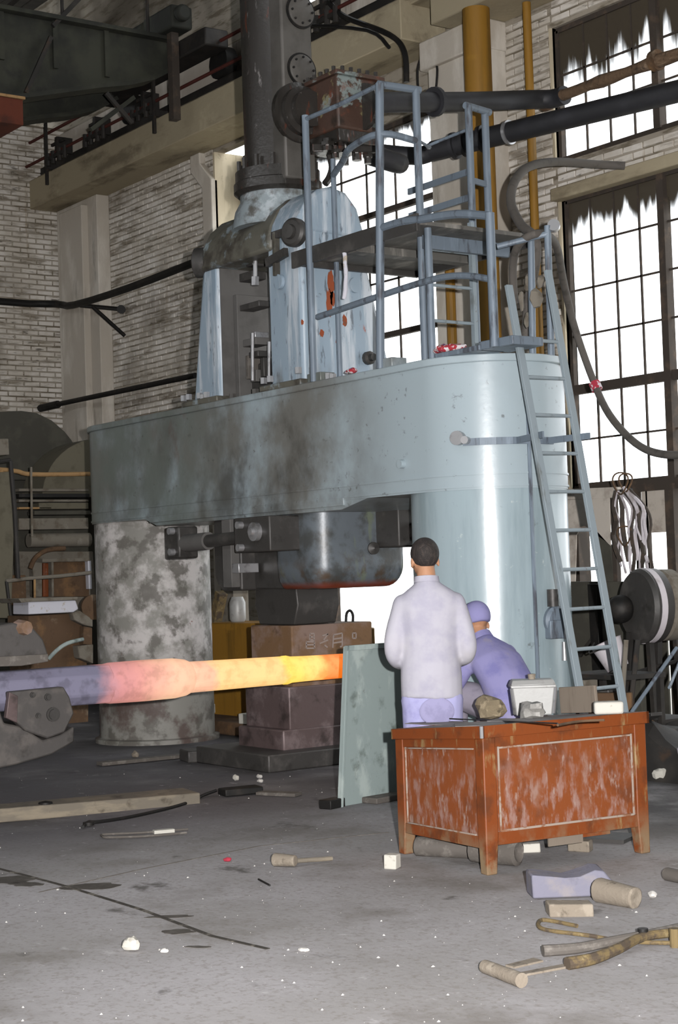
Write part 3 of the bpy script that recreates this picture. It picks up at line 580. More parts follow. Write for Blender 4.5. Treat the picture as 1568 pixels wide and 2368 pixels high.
# ------------------------------------------------------------------ the steam hammer
HX, HY = -11.6, 7.9
hm = thing('steam_hammer', 'huge blue grey double-arch steam forging hammer in the middle of the hall', 'hammer', (HX, HY, 0))
XL, XR, R = -14.1, -9.1, .575
def stadium(r, n=28, xl=XL, xr=XR):
    pts = [(xr + r * math.cos(a), HY + r * math.sin(a)) for a in [-PI / 2 + PI * k / n for k in range(n + 1)]]
    return pts + [(xl + r * math.cos(a), HY + r * math.sin(a)) for a in [PI / 2 + PI * k / n for k in range(n + 1)]]
Z3 = ((1, 0, 0), (0, 1, 0))
beam = MB().prism(stadium(R), (0, 0, 2.10), *Z3, (0, 0, .90)).build('bridge_beam', 'beam', hm, 0, 30)
MB().prism(stadium(R + .022), (0, 0, 2.985), *Z3, (0, 0, .055)).build('top_rim', 'beam', beam, .008, 30)
for z in (2.115, 2.20):
    MB().prism(stadium(R + .008), (0, 0, z), *Z3, (0, 0, .014)).build('weld_bead', 'beam', beam, 0, 30)
MB().prism([(-13.28, 2.12), (-13.0, 2.03), (-10.15, 2.03), (-9.72, 2.12)], (0, 7.33, 0), (1, 0, 0), (0, 0, 1), (0, 1.14, 0)).build('bottom_skirt', 'beam', beam, .006)
MB().box(-13.1, -10.1, 7.315, 7.34, 2.06, 2.12).build('skirt_lip', 'beam', beam, .004)
MB().tube((-9.36, 7.36, 2.32), (-9.36, 7.285, 2.32), .032, 16).build('plug', 'beam', beam)
cl = MB().lathe([(.0, 0), (.60, 0), (.60, .04), (.555, .05), (.555, 2.12)], (XL, HY, 0), (0, 0, 1), 56).build('column', 'col_worn', hm, 0, 25, label='worn left column with patches of bare white')
MB().box(-13.70, -13.665, 8.20, 8.24, .05, 2.05).build('edge_strip', 'bright', cl)
crr = MB().lathe([(.0, 0), (.62, 0), (.62, .04), (.568, .05), (.568, 2.12)], (XR, HY, 0), (0, 0, 1), 64).build('column', 'col_blue', hm, 0, 25, label='blue grey right column')
a0 = math.radians(-30)
for a in (-.19,):
    x, y = XR + .585 * math.cos(a), HY + .585 * math.sin(a)
    MB().tube((x, y, .3), (x, y, 2.75), .014, 8).build('conduit', 'rail', crr)

# tie bracket that holds the ladder off the column
b0, b1 = at(1110, 1022, Y=7.36), at(1342, 1026, X=-8.05)
an = math.atan2(-.62, .78)
pt = lambda a, r, z: Vector((XR + r * math.cos(a), HY + r * math.sin(a), z))
bk = MB()
for k in range(6):
    a1, a2 = -1.0 + k * .2, -1.0 + (k + 1) * .2
    bk.bar(pt(a1, R + .012, 2.43), pt(a2, R + .012, 2.43), .012, .05)
bk.bar(pt(.1, R, 2.43), (-8.12, 7.98, 2.43), .012, .045).bar(pt(-.35, R, 2.43), (-8.12, 7.55, 2.43), .012, .045)
bk.build('ladder_bracket', 'rail', hm)
MB().tube(pt(-1.05, R - .02, 2.46), pt(-1.05, R + .06, 2.46), .05, 14).tube(pt(-.95, R - .02, 2.44), pt(-.95, R + .09, 2.44), .028, 10).build('clamp_bolt', 'bright', hm)

# slotted housing: two standards joined by an arched crown
prof = [(7.38, 3.03), (7.38, 4.2), (7.40, 4.34), (7.47, 4.48), (7.58, 4.58), (7.70, 4.615), (7.83, 4.58), (7.93, 4.47), (8.0, 4.25), (8.09, 3.85), (8.29, 3.03)]
def inset(p, d): 
    cx, cz = 7.78, 3.8
    return [(cx + (a - cx) * (1 - d / .5), cz + (b - cz) * (1 - d / .8)) for a, b in p]
for x0, x1, nm in ((-12.38, -11.91, 'left'), (-11.14, -10.66, 'right')):
    lgm = MB().prism(prof, (x0, 0, 0), (0, 1, 0), (0, 0, 1), (x1 - x0, 0, 0))
    for v in lgm.v:
        k = min(1, max(0, (v.z - 3.03) / 1.2))
        if nm == 'left' and v.x < -12.2: v.x += .24 * k
    lg = lgm.build('standard', 'leg_blue', hm, .035, 28)
    if nm == 'left':
        MB().prism([(a, min(b, 4.32)) for a, b in inset(prof, .03)], (x1 - .002, 0, 0), (0, 1, 0), (0, 0, 1), (.012, 0, 0)).build('slide_face', 'inner_grey', lg)
    MB().box(x0 - .05, x1 + .06, 7.30, 8.34, 3.035, 3.085).build('foot_flange', 'arch', lg, .01)
arch = [(7.345, 4.18), (7.345, 4.28), (7.37, 4.38), (7.45, 4.52), (7.57, 4.62), (7.70, 4.655), (7.84, 4.62), (7.95, 4.5), (8.03, 4.25), (8.03, 4.18)]
cw = crn = MB().prism(arch, (-12.14, 0, 0), (0, 1, 0), (0, 0, 1), (1.10, 0, 0)); crn.prism([(7.345 + (a - 7.345) * .8 + .06, 4.18 + (b - 4.18) * .62) for a, b in arch], (-12.25, 0, 0), (0, 1, 0), (0, 0, 1), (.12, 0, 0)); crn.build('crown_arch', 'arch', hm, .03, 30)
MB().prism([(a, b) for a, b in arch[1:-1]], (-11.05, 0, 0), (0, 1, 0), (0, 0, 1), (.41, 0, 0)).build('crown_end', 'leg_blue', hm, .03, 30)
bs = at(668, 537, Y=7.30)
MB().lathe([(0, 0), (.115, 0), (.115, .05), (.095, .07), (.06, .075), (.055, .11), (0, .115)], (bs.x, 7.37, bs.z), (.3, -1, 0), 24).build('crown_boss', 'cast', hm)
MB().box(bs.x - .30, bs.x - .06, 7.33, 7.37, bs.z + .0, bs.z + .06).build('boss_link', 'cast', hm)
bl = at(455, 605, Y=7.38)
MB().lathe([(0, 0), (.13, 0), (.13, .10), (.09, .12), (0, .13)], (-12.16, 7.44, 4.28), (-.75, -.65, 0), 24).build('crown_boss', 'cast', hm)
ey = at(648, 652, Y=7.37)
MB().lathe([(.025, 0), (.06, 0), (.06, .03), (.025, .03)], (ey.x, 7.375, ey.z), (0, -1, 0), 20).build('eye_lug', 'leg_blue', hm)
MB().bar((ey.x - .02, 7.35, ey.z + .05), (ey.x - .01, 7.35, ey.z + .40), .05, .03).build('hinge_strap', 'arch', hm)
MB().bar((ey.x - .12, 7.33, ey.z + .17), (ey.x + .16, 7.33, ey.z + .21), .04, .07).build('lug_plate', 'cast', hm)
e2 = at(820, 660, X=-10.655)
MB().lathe([(.028, 0), (.062, 0), (.062, .025), (.028, .025)], (-10.66, e2.y, e2.z), (1, 0, 0), 20).build('eye_lug', 'leg_blue', hm)
MB().tube((-10.66, e2.y, e2.z), (-10.652, e2.y, e2.z), .03, 16).build('eye_hole', 'iron_black', hm)
e3 = at(853, 828, X=-10.64)
MB().lathe([(0, 0), (.055, 0), (.055, .04), (.03, .05), (.03, .09), (0, .09)], (-10.66, e3.y, e3.z), (1, 0, 0), 12).build('oil_plug', 'cast', hm)
# rust runs on the right standard are separate flakes of bare primer
for (px, py, w, h) in ((766, 655, .035, .10), (762, 700, .03, .11), (770, 690, .025, .06), (798, 742, .022, .045), (745, 770, .02, .03), (700, 745, .012, .02), (780, 790, .012, .02)):
    c = at(px, py, X=-10.655); pts = [((w * (1 + .5 * noise.noise(Vector((math.cos(t) * 2, math.sin(t) * 2, px))))) * math.cos(t), (h * (1 + .5 * noise.noise(Vector((math.cos(t) * 2, math.sin(t) * 2, py))))) * math.sin(t)) for t in [2 * PI * k / 20 for k in range(20)]]
    MB().prism(pts, (-10.662, c.y, c.z), (0, 1, 0), (0, 0, 1), (.004, 0, 0)).build('primer_patch', 'primer', hm)

# sliding gear seen between the standards
MB().box(-11.80, -11.24, 7.62, 8.12, 3.03, 3.35).build('ram_head', 'cast', hm, .015)
MB().tube((-11.52, 7.78, 3.3), (-11.52, 7.78, 4.3), .11, 24).build('piston_rod', 'bright', hm)
MB().box(-11.86, -11.80, 7.5, 7.9, 3.03, 3.95).build('slide_strip', 'inner_grey', hm, .006)
for px, py, w, h, mt in ((590, 708, .30, .05, 'cast'), (590, 792, .20, .06, 'inner_grey'), (600, 775, .05, .05, 'bright'), (600, 820, .14, .05, 'cast'), (585, 850, .04, .20, 'grey_bar'), (600, 870, .09, .10, 'inner_grey'), (620, 850, .05, .16, 'cast'), (582, 640, .20, .07, 'cast'), (590, 610, .10, .05, 'cast')):
    p = at(px, py, Y=7.58)
    MB().box(p.x - w / 2, p.x + w / 2, 7.52, 7.66, p.z - h / 2, p.z + h / 2).build('trip_gear_bracket', mt, hm, .006)
for px, y0, y1, r in ((590, 585, 660, .018), (584, 770, 880, .014), (622, 790, 880, .012)):
    MB().tube(at(px, y0, Y=7.5), at(px, y1, Y=7.5), r, 8).build('trip_rod', 'bright', hm)
MB().tube(at(590, 640, Y=7.48), at(590, 660, Y=7.48), .035, 6).build('lock_nut', 'bright', hm)
bolts([at(x, y, Y=7.36) for x, y in ((425, 928), (437, 925), (462, 922), (690, 864), (625, 884), (760, 878), (478, 920), (610, 888), (770, 880), (470, 926))], (0, 0, 1), .03, .05, 'bright', hm)
bolts([(x, 7.40, 3.04) for x in (-12.55, -12.2, -11.75, -11.4, -11.05, -10.75, -10.4, -10.05)], (0, 0, 1), .032, .05, 'cast', hm)

# steam cylinder
CX, CY = -11.44, 7.72
MB().lathe([(0, 4.45), (.40, 4.45), (.37, 4.6), (.325, 4.68), (.325, 4.76), (0, 4.76)], (CX, CY, 0), (0, 0, 1), 48).build('cylinder_seat', 'seat', hm, 0, 30)
fg = MB().lathe([(0, 4.73), (.34, 4.73), (.375, 4.76), (.375, 4.83), (.36, 4.84), (.36, 4.93), (.29, 4.94), (0, 4.94)], (CX, CY, 0), (0, 0, 1), 48).build('cylinder_flange', 'cyl', hm, 0, 30)
cy = MB().lathe([(0, 4.93), (.275, 4.93), (.275, 8.6), (.36, 8.62), (.36, 8.8), (0, 8.8)], (CX, CY, 0), (0, 0, 1), 56).build('steam_cylinder', 'cyl', hm, 0, 30)
me = MB().tube((0, 0, 0), (0, 0, .13), .022, 6).mesh('bolt', mat='cyl')
for k in range(14):
    a = 2 * PI * k / 14 + .2; inst('bolt', me, (CX + .325 * math.cos(a), CY + .325 * math.sin(a), 4.9), hm)
fx = -11.06
ya, yb = at(652, 110, X=fx).y, at(722, 110, X=fx).y
pc = MB().box(CX - .02, fx, ya, yb, 4.80, 8.6).build('port_casting', 'port', hm, .02)
for px, py in ((694, 28), (697, 162)):
    p = at(px, py, X=fx)
    cv = MB().lathe([(0, 0), (.125, 0), (.125, .022), (.11, .03), (0, .03)], (fx, p.y, p.z), (1, 0, 0), 32).build('cover_disc', 'port', pc, 0, 30)
    MB().lathe([(.118, 0), (.142, 0), (.142, .012), (.118, .012)], (fx, p.y, p.z), (1, 0, 0), 32).build('cover_ring', 'iron_black', pc, 0, 30)
    for k in range(8):
        a = 2 * PI * k / 8; MB().tube((fx + .028, p.y + .1 * math.cos(a), p.z + .1 * math.sin(a)), (fx + .042, p.y + .1 * math.cos(a), p.z + .1 * math.sin(a)), .010, 6).build('stud', 'iron_black', pc)
p = at(690, 262, X=-11.06)
MB().lathe([(0, 0), (.25, 0), (.25, .05), (.2, .06), (.2, .12), (.15, .13), (.15, .2), (0, .2)], (-11.08, p.y + .0, p.z), (1, 0, 0), 36).build('neck_flange', 'cyl', hm, 0, 30)
for k in range(5):
    q = at(520 + 45 * k + 150, 372 + (k % 2) * 8, X=-11.2)
for x0, y0, w in ((668, 330, .05), (700, 345, .06)):
    q = at(x0, y0, X=-11.15); MB().tube((q.x, q.y, 4.9), (q.x, q.y, 5.3), w, 14).build('drain_pipe', 'cyl', hm)

# valve chest at the side of the cylinder
VX0, VX1, VY0, VY1, VZ0, VZ1 = -11.04, -10.6, 7.755, 8.21, 5.13, 5.57
vc = MB().box(VX0, VX1, VY0, VY1, VZ0, VZ1).build('valve_chest', 'chest', hm, .02)
MB().box(VX0 - .02, VX1 + .02, VY0 - .02, VY1 + .02, VZ1 - .005, VZ1 + .03).build('chest_lid', 'chest', vc, .006)
lidb = [(VX0 + .04 + (VX1 - VX0 - .08) * k / 4, VY0, VZ1 + .03) for k in range(5)] + [(VX1, VY0 + .06 + (VY1 - VY0 - .12) * k / 4, VZ1 + .03) for k in range(5)]
bolts(lidb, (0, 0, 1), .018, .035, 'cyl', hm)
MB().lathe([(0, 0), (.19, 0), (.19, .04), (.13, .05), (.13, .10), (0, .1)], (VX1 + .0, 8.0, 5.33), (0, 1, .0), 28).build('outlet_flange', 'cyl', vc, 0, 30)
MB().box(VX0 - .1, VX1 - .02, VY0 + .02, VY1 - .04, VZ0 - .10, VZ0 + .01).build('chest_foot', 'cyl', vc, .01)
for px, py, r, h in ((797, 300, .035, .10), (775, 352, .03, .10), (800, 360, .022, .16), (825, 352, .04, .14), (850, 362, .03, .12), (757, 335, .04, .10), (868, 345, .05, .12)):
    q = at(px, py, X=-10.75); MB().tube((q.x, q.y, q.z - h / 2), (q.x, q.y, q.z + h / 2), r, 10).tube((q.x, q.y, q.z - .01), (q.x, q.y, q.z + .02), r * 1.5, 6).build('drain_cock', 'cyl', vc)
q0, q1 = at(720, 345, X=-10.9), at(885, 345, X=-10.65)
MB().bar(q0, q1, .10, .07).build('drain_manifold', 'cyl', vc, .008)
MB().path([at(752, 425, X=-10.9), at(762, 410, X=-10.9), at(768, 385, X=-10.9), at(760, 350, X=-10.9)], .03, 10).build('drain_elbow', 'cyl', vc)
MB().lathe([(0, 0), (.09, 0), (.09, .03), (0, .03)], (-10.85, 7.72, 4.62), (0, 0, 1), 20).build('crown_cap', 'paint', hm)

# foot of the housing and guide casting under the bridge
gy0, gy1 = 7.38, 8.30
def foot(x0, x1, name, mt, rl, rr):
    n = 8; pts = [(x0, 2.04)]
    pts += [(x0 + rl - rl * math.cos(PI / 2 * k / n), 1.43 + rl - rl * math.sin(PI / 2 * k / n)) for k in range(n + 1)]
    pts += [(x1 - rr + rr * math.sin(PI / 2 * k / n), 1.43 + rr - rr * math.cos(PI / 2 * k / n)) for k in range(n + 1)]
    pts.append((x1, 2.04))
    o = MB().prism(pts, (0, gy0, 0), (1, 0, 0), (0, 0, 1), (0, gy1 - gy0, 0)).build(name, mt, hm, .17 if mt == 'guide' else .09, 50); o.modifiers['edge'].segments = 5
foot(-12.10, -11.68, 'guide_foot', 'cast', .16, .02)
def rounded(x0, x1, y0, y1, z0, z1, r, rb, name, mt):
    rings = []; nb = 7
    def ring(z, d):
        rr = max(r - d, .01); pts = []
        for cx_, cy_, a in ((x1 - d - rr, y1 - d - rr, 0), (x0 + .02 + rr, y1 - d - rr, PI / 2), (x0 + .02 + rr, y0 + d + rr, PI), (x1 - d - rr, y0 + d + rr, 1.5 * PI)):
            pts += [(cx_ + rr * math.cos(a + PI / 2 * k / 8), cy_ + rr * math.sin(a + PI / 2 * k / 8), z) for k in range(9)]
        return pts
    for k in range(nb + 1):
        t = PI / 2 * k / nb; rings.append(ring(z0 + rb * (1 - math.cos(t)), rb * (1 - math.sin(t)) * .85))
    rings.append(ring(z1, 0)); n = 36
    fs = [(i * n + k, i * n + (k + 1) % n, (i + 1) * n + (k + 1) % n, (i + 1) * n + k) for i in range(len(rings) - 1) for k in range(n)]
    return MB().add([p for q in rings for p in q], fs + [tuple(range(n)), tuple(range((len(rings) - 1) * n, len(rings) * n))]).build(name, mt, hm, 0, 50)
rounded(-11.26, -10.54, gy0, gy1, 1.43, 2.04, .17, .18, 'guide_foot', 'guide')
MB().box(-11.68, -11.24, 7.52, 8.2, 1.44, 2.05).build('ram', 'cast', hm, .01)
MB().box(-11.84, -11.70, 7.30, 7.40, 1.46, 2.03).build('guide_key', 'inner_grey', hm, .006)
ck = MB().box(-12.54, -12.32, 7.16, 7.36, 1.72, 2.0).build('clamp_block', 'cast', hm, .02)
ck2 = MB().box(-11.32, -10.80, 7.10, 7.40, 1.74, 2.02).build('clamp_block', 'cast', hm, .012)
MB().tube((-12.35, 7.24, 1.85), (-11.3, 7.24, 1.87), .055, 20).build('tie_rod', 'cast', hm)
MB().tube((-12.36, 7.24, 1.85), (-11.95, 7.24, 1.858), .075, 20).build('rod_sleeve', 'inner_grey', hm)
MB().lathe([(0, 0), (.075, 0), (.075, .04), (.035, .045), (.03, .07), (0, .07)], (-10.98, 7.10, 1.90), (0, -1, 0), 20).build('block_boss', 'bright', ck2)
for dz in (-.09, .09):
    for x, b in ((-12.40, ck), (-11.20, ck2)):
        MB().tube((x, 7.16 if b is ck else 7.1, 1.87 + dz), (x, 7.11 if b is ck else 7.05, 1.87 + dz), .03, 12).build('rivet', 'bright', b)
p = at(862, 1268, X=-10.54); MB().lathe([(0, 0), (.05, 0), (.05, .03), (.02, .04), (0, .05)], (-10.545, p.y, p.z), (1, -.2, 0), 18).build('side_plug', 'cast', hm)
p = at(590, 1313, Y=7.5); MB().box(p.x - .05, p.x + .06, 7.3, 7.5, p.z - .04, p.z + .04).build('key_end', 'bright', hm, .006)
rb = MB().box(-10.56, -10.25, 7.95, 8.28, 1.74, 2.06).build('rear_clamp_block', 'cast', hm, .015)
p = at(930, 1232, X=-10.2)
MB().tube((-10.3, 8.12, 1.86), (-10.06, 8.12, 1.86), .075, 20).build('rear_nut', 'cast', rb)
MB().tube((-10.1, 8.12, 1.86), (-10.0, 8.12, 1.86), .04, 14).build('rod_end', 'bright', rb)
# upper die, dovetailed into the ram
MB().prism([(-11.74, 1.46), (-11.14, 1.46), (-11.12, 1.30), (-11.18, 1.14), (-11.70, 1.14), (-11.76, 1.30)], (0, 7.56, 0), (1, 0, 0), (0, 0, 1), (0, .42, 0)).build('upper_die', 'cast', hm, .01)
MB().box(-11.78, -11.74, 7.66, 7.8, 1.2, 1.42).build('die_key', 'bright', hm, .005)

# oil lubricator on the right column
p = at(1290, 1435, X=-8.50)
lb = MB().lathe([(0, 0), (.105, 0), (.105, .05), (.085, .07), (0, .07)], (-8.545, p.y, p.z), (1, -.1, 0), 28).build('switch_box', 'rail', hm, 0, 30)
MB().obox((-8.50, p.y, p.z - .06), .08, .19, .13, -.1).build('box_lower', 'rail', lb, .008)
MB().tube((-8.455, p.y + .03, p.z - .13), (-8.455, p.y + .03, p.z + .19), .016, 10).build('box_strip', 'bright', lb)
MB().tube((-8.48, p.y + .03, p.z - .28), (-8.48, p.y + .03, p.z - .15), .018, 10, .012).build('cable_gland', 'bright', lb)
MB().tube((-8.50, p.y - .04, p.z + .10), (-8.50, p.y - .04, p.z + .22), .04, 12).build('box_cap', 'cast', lb)

# ------------------------------------------------------------------ anvil
AX0, AX1, AY0, AY1 = -11.78, -11.16, 7.52, 8.34
av = thing('anvil', 'brown steel anvil block with chalk marks under the hammer ram', 'anvil', (-11.4, 7.93, 0))
MB().box(AX0, AX1, AY0, AY1, .62, 1.135).build('anvil_cap', 'anvil_top', av, .012)
MB().box(AX0 + .02, AX1 - .02, AY0 + .03, AY1 - .04, .45, .64).build('neck', 'anvil', av, .01)
MB().box(AX0 - .02, AX1 + .02, AY0 - .06, AY1, .22, .64).build('body', 'anvil', av, .012)
MB().box(AX0 - .02, AX1 + .04, AY0 - .14, AY1 + .1, .12, .30).build('plinth', 'anvil', av, .012)
MB().box(AX0 - .25, AX1 + .24, AY0 - .42, AY1 + .2, 0, .14).build('base_plate', 'cast', av, .012)
# chalk strokes on the cap, on the two faces the camera side shows
def stroke(pts, face):
    mb = MB()
    for a, b in zip(pts, pts[1:]):
        if face == 'Y': A, B = at(*a, Y=AY0), at(*b, Y=AY0); n = Vector((0, -.002, 0)); up = (0, 1, 0)
        else: A, B = at(*a, X=AX1), at(*b, X=AX1); n = Vector((.002, 0, 0)); up = (1, 0, 0)
        mb.bar(A + n, B + n, .012, .004, up)
    mb.build('chalk_stroke', 'chalk', av)
for s_ in ([(716, 1465), (726, 1465), (726, 1480), (716, 1480), (716, 1465)], [(716, 1473), (726, 1473)], [(708, 1484), (727, 1484), (727, 1499), (708, 1499), (708, 1484)], [(708, 1491), (727, 1491)],
           [(745, 1470), (758, 1466), (748, 1480)], [(739, 1488), (758, 1480)], [(750, 1492), (757, 1497)],
           [(771, 1468), (769, 1498)], [(771, 1468), (791, 1464), (791, 1494), (786, 1496)], [(771, 1478), (790, 1475)], [(771, 1487), (790, 1484)], [(815, 1464), (823, 1464), (823, 1476), (815, 1476), (815, 1464)]):
    stroke(s_, 'X')
# a small eye bolt and hook on the cap
tag(MB().path([at(800, 1438, X=-11.1), at(802, 1418, X=-11.1), at(810, 1412, X=-11.1), at(816, 1422, X=-11.1), at(816, 1438, X=-11.1)], .012, 8).build('hook', 'iron_black'), 'small bent iron hook standing on the anvil cap', 'hook')

# ------------------------------------------------------------------ access platform on the bridge
ap = thing('access_platform', 'blue grey railed maintenance platform standing on the hammer bridge', 'platform', (-9.6, 7.9, 3.04))
def tb(name, pts, r, mt='rail', seg=10, smooth=4): return MB().path(pts, r, seg, smooth).build(name, mt, ap)
DZ = 4.03
dk = MB().box(-10.62, -9.12, 7.36, 8.52, DZ - .01, DZ + .02).build('deck', 'deck', ap)
MB().box(-10.72, -9.12, 7.335, 7.36, DZ - .06, DZ + .07).build('edge_channel', 'cast', ap, .004)
MB().box(-10.62, -10.58, 7.36, 8.52, DZ - .06, DZ - .01).build('edge_angle', 'cast', ap, .004)
MB().box(-10.62, -9.12, 8.49, 8.52, DZ - .06, DZ + .02).build('edge_angle', 'cast', ap, .004)
MB().box(-10.0, -9.88, 7.36, 8.5, DZ - .07, DZ - .01).build('deck_joist', 'deck', ap, .004)
MB().box(-9.42, -9.38, 7.62, 8.45, DZ - .11, DZ + .03).build('toe_board', 'rail', ap, .003)
zt = 5.13
FL, FR, BR, BL = (-10.455, 7.33), (-9.55, 7.33), (-9.48, 7.66), (-10.56, 7.66)
pr_ = .028
def post(x, y, z0, z1, r=pr_): return MB().tube((x, y, z0), (x, y, z1), r, 12).build('post', 'rail', ap)
post(*FL, 3.04, zt); MB().tube((FR[0] - .05, FR[1], 3.04), (FR[0] + .06, FR[1], zt), .032, 12).build('post', 'rail', ap)
post(*BL, 3.04, 4.85, .022); post(*BR, 3.04, zt, .03)
for x, y in (FL, FR, BR): MB().box(x - .09, x + .09, y - .0, y + .14, 3.04, 3.11).build('post_foot', 'beam', ap, .006)
tb('top_rail', [(*FL, zt - .03), (-10.0, 7.33, zt - .03), (FR[0] + .06, FR[1], zt - .01)], .018, smooth=1)
tb('top_rail', [(FR[0] + .04, FR[1], zt), (BR[0], BR[1] + .04, zt)], .028, smooth=1)
tb('mid_rail', [(BL[0] + .0, BL[1], 4.72), (-10.2, 7.5, 4.74), (-9.9, 7.35, 4.75), (FR[0] + .05, FR[1], 4.76), (BR[0], BR[1], 4.74)], .026)
tb('mid_rail', [(-10.4, 7.35, 3.54), (-9.15, 7.36, 3.6), (-8.7, 7.36, 3.58), (-8.37, 7.36, 3.50)], .024)
tb('guard_rail', [(-9.56, 7.34, DZ + .04), (-9.3, 7.34, DZ + .04), (-9.1, 7.35, DZ + .02), (-8.7, 7.36, DZ - .02), (-8.36, 7.36, DZ - .1)], .03)
post(-8.36, 7.36, 3.04, DZ - .08, .032); MB().box(-8.55, -8.2, 7.38, 7.66, 3.04, 3.10).build('post_foot', 'rail', ap, .006)
post(-9.2, 7.5, 3.04, DZ, .028)
MB().box(-9.0, -8.52, 7.36, 7.6, 3.04, 3.075).build('top_plate', 'rail', ap, .005)
R1, R2 = (-9.62, 8.29), (-9.68, 8.51)
post(*R1, 3.04, zt, .03); post(*R2, 3.04, zt, .03)
tb('top_rail', [(R1[0], R1[1] - .03, zt), (R2[0], R2[1] + .05, zt)], .028, smooth=1)
for z in (4.62, 4.42):
    MB().bar((-10.4, 8.29, z), (-9.6, 8.29, z), .02, .05).build('side_rail', 'rail', ap)
MB().bar((R1[0], R1[1], 4.55), (R2[0], R2[1], 4.55), .02, .045).build('side_rail', 'rail', ap)
tb('chain_rail', [(BR[0], BR[1], 4.75), (-9.75, 8.0, 4.80), (-10.0, 8.2, 4.9), (R1[0], R1[1], 4.95)], .012)
# short fixed ladder below the hatch
l0, l1 = (-9.56, 7.74), (-9.56, 8.22)
for y in (7.74, 8.22): MB().box(-9.58, -9.54, y - .018, y + .018, 3.04, 4.2).build('ladder_rail', 'ladder', ap)
for k in range(4): MB().tube((-9.56, 7.74, 3.15 + k * .27), (-9.56, 8.22, 3.15 + k * .27), .013, 8).build('rung', 'ladder', ap)

# posts that carry the hoses at the round end of the bridge
hp = thing('hose_stand', 'pair of pale blue posts with a sloping bar carrying hoses on the bridge end', 'stand', (-8.9, 8.2, 3.04))
H1, H2 = at(1238, 830, Z=3.06), at(1284, 832, Z=3.06)
H1 = Vector((-9.0, 8.28, 3.0)); H2 = Vector((-8.86, 8.38, 3.0))
for Q, zt_ in ((at(1232, 830, Y=8.1), 545), (at(1275, 825, Y=8.15), 522)):
    Y_ = Q.y; top = at(1228 if zt_ == 545 else 1266, zt_, Y=Y_)
    MB().tube((Q.x, Y_, 3.03), top, .026, 12).build('post', 'rail', hp)
MB().tube(at(1150, 570, Y=7.9), at(1268, 540, Y=8.15), .022, 10).build('sloping_bar', 'rail', hp)
MB().lathe([(.03, 0), (.045, 0), (.045, .04), (.03, .04)], at(1281, 525, Y=8.2), (.6, -.6, .2), 18).build('hose_ring', 'bright', hp)
for k, (px, py, w, h) in enumerate(((1225, 655, .09, .14), (1205, 700, .05, .16), (1240, 690, .10, .16), (1218, 740, .04, .12), (1250, 650, .07, .10))):
    q = at(px, py, Y=8.12); mb = MB().ball(q, w / 2, w / 2, h / 2, 8, 6).jitter(.02, 14); mb.build('knotted_rag', 'furnace_grey', hp)
tag(MB().ball(at(1040, 806, Y=7.5), .14, .09, .035, 20, 10).jitter(.02, 16).build('rag_bundle', 'glove'), 'red and white patterned rag bundle on the bridge end', 'rag')
tag(MB().ball(at(812, 858, Y=7.40), .06, .04, .02, 14, 8).jitter(.014, 20).build('rag_scrap', 'glove'), 'small blue and red rag scrap at the foot of the housing', 'rag')
tag(MB().path([at(797, 585, Y=7.30), at(800, 640, Y=7.30), at(795, 690, Y=7.31)], .016, 8).jitter(.01, 20).build('hanging_rag', 'pale'), 'white rag strip hanging from the platform edge', 'rag')

# ------------------------------------------------------------------ leaning ladder
ld = thing('leaning_ladder', 'tall blue grey steel ladder leaning on the bridge end', 'ladder', (-7.75, 7.75, 0))
La, Lb = Vector((-7.72, 7.55, 0)), Vector((-8.41, 7.55, 3.48)); Ra, Rb = Vector((-7.76, 7.95, 0)), Vector((-8.44, 7.95, 3.62))
MB().bar(La, Lb, .055, .028, (1, 0, 0)).build('side_rail', 'ladder', ld, .003)
MB().bar(Ra, Rb, .055, .028, (1, 0, 0)).build('side_rail', 'ladder', ld, .003)
for k in range(12):
    t = .06 + k * .0755
    MB().tube(La.lerp(Lb, t), Ra.lerp(Rb, t * .962), .013, 10).build('rung', 'ladder', ld)

# ------------------------------------------------------------------ steam pipes
sp = MB().path([(-10.62, 8.02, 5.36), (-10.64, 8.2, 5.40), (-10.66, 8.42, 5.44), (-10.78, 9.3, 5.6), (-10.89, 10.1, 5.76), (-10.8, 10.3, 5.77), (-10.65, 10.32, 5.77)], .085, 16, 3)
sp.lathe([(.08, 0), (.125, 0), (.125, .04), (.08, .04)], (-10.72, 8.85, 5.52), (-.12, .95, .17), 20)
tag(sp.build('steam_pipe', 'pipe_dark'), 'black steam pipe running from the rusty valve chest towards the wall', 'pipe')
lg_ = thing('lagged_pipe', 'brown pipe in torn lagging along the upper window', 'pipe', (-9, 10.3, 5.7))
MB().path([(-10.92 + .3 * k, 10.3, 5.77 - .002 * k) for k in range(22)], lambda t: .052 + .008 * math.sin(t * 60), 14, 2).jitter(.012, 12).build('lagging', 'lagging', lg_)
for x in (-10.9, -9.55): MB().lathe([(.05, 0), (.09, 0), (.09, .06), (.05, .06)], (x, 10.3, 5.77), (1, 0, 0), 18).build('flange', 'rust', lg_)
tp = thing('exhaust_pipe', 'thick tarred pipe slanting past the upper window', 'pipe', (-10, 10.4, 5.6))
e0 = at(1000, 350, Y=9.75); e1 = at(1174, 307, Y=10.05); 
E1 = at(1568, 211, Y=10.42); dirv = (E1 - e1)
MB().path([e0, e0.lerp(e1, .5), e1, E1, E1 + dirv * .6], .095, 20, 1).build('run', 'pipe_dark', tp, 0, 40)
for t in (-.02, .12, .35): 
    c = e0.lerp(e1, t + .3); MB().lathe([(.095, 0), (.125, 0), (.125, .035), (.095, .035)], c, e1 - e0, 24).build('collar', 'pipe_dark', tp)
MB().lathe([(.095, 0), (.112, 0), (.112, .03), (.095, .03)], e1, dirv, 24).build('collar', 'bright', tp)
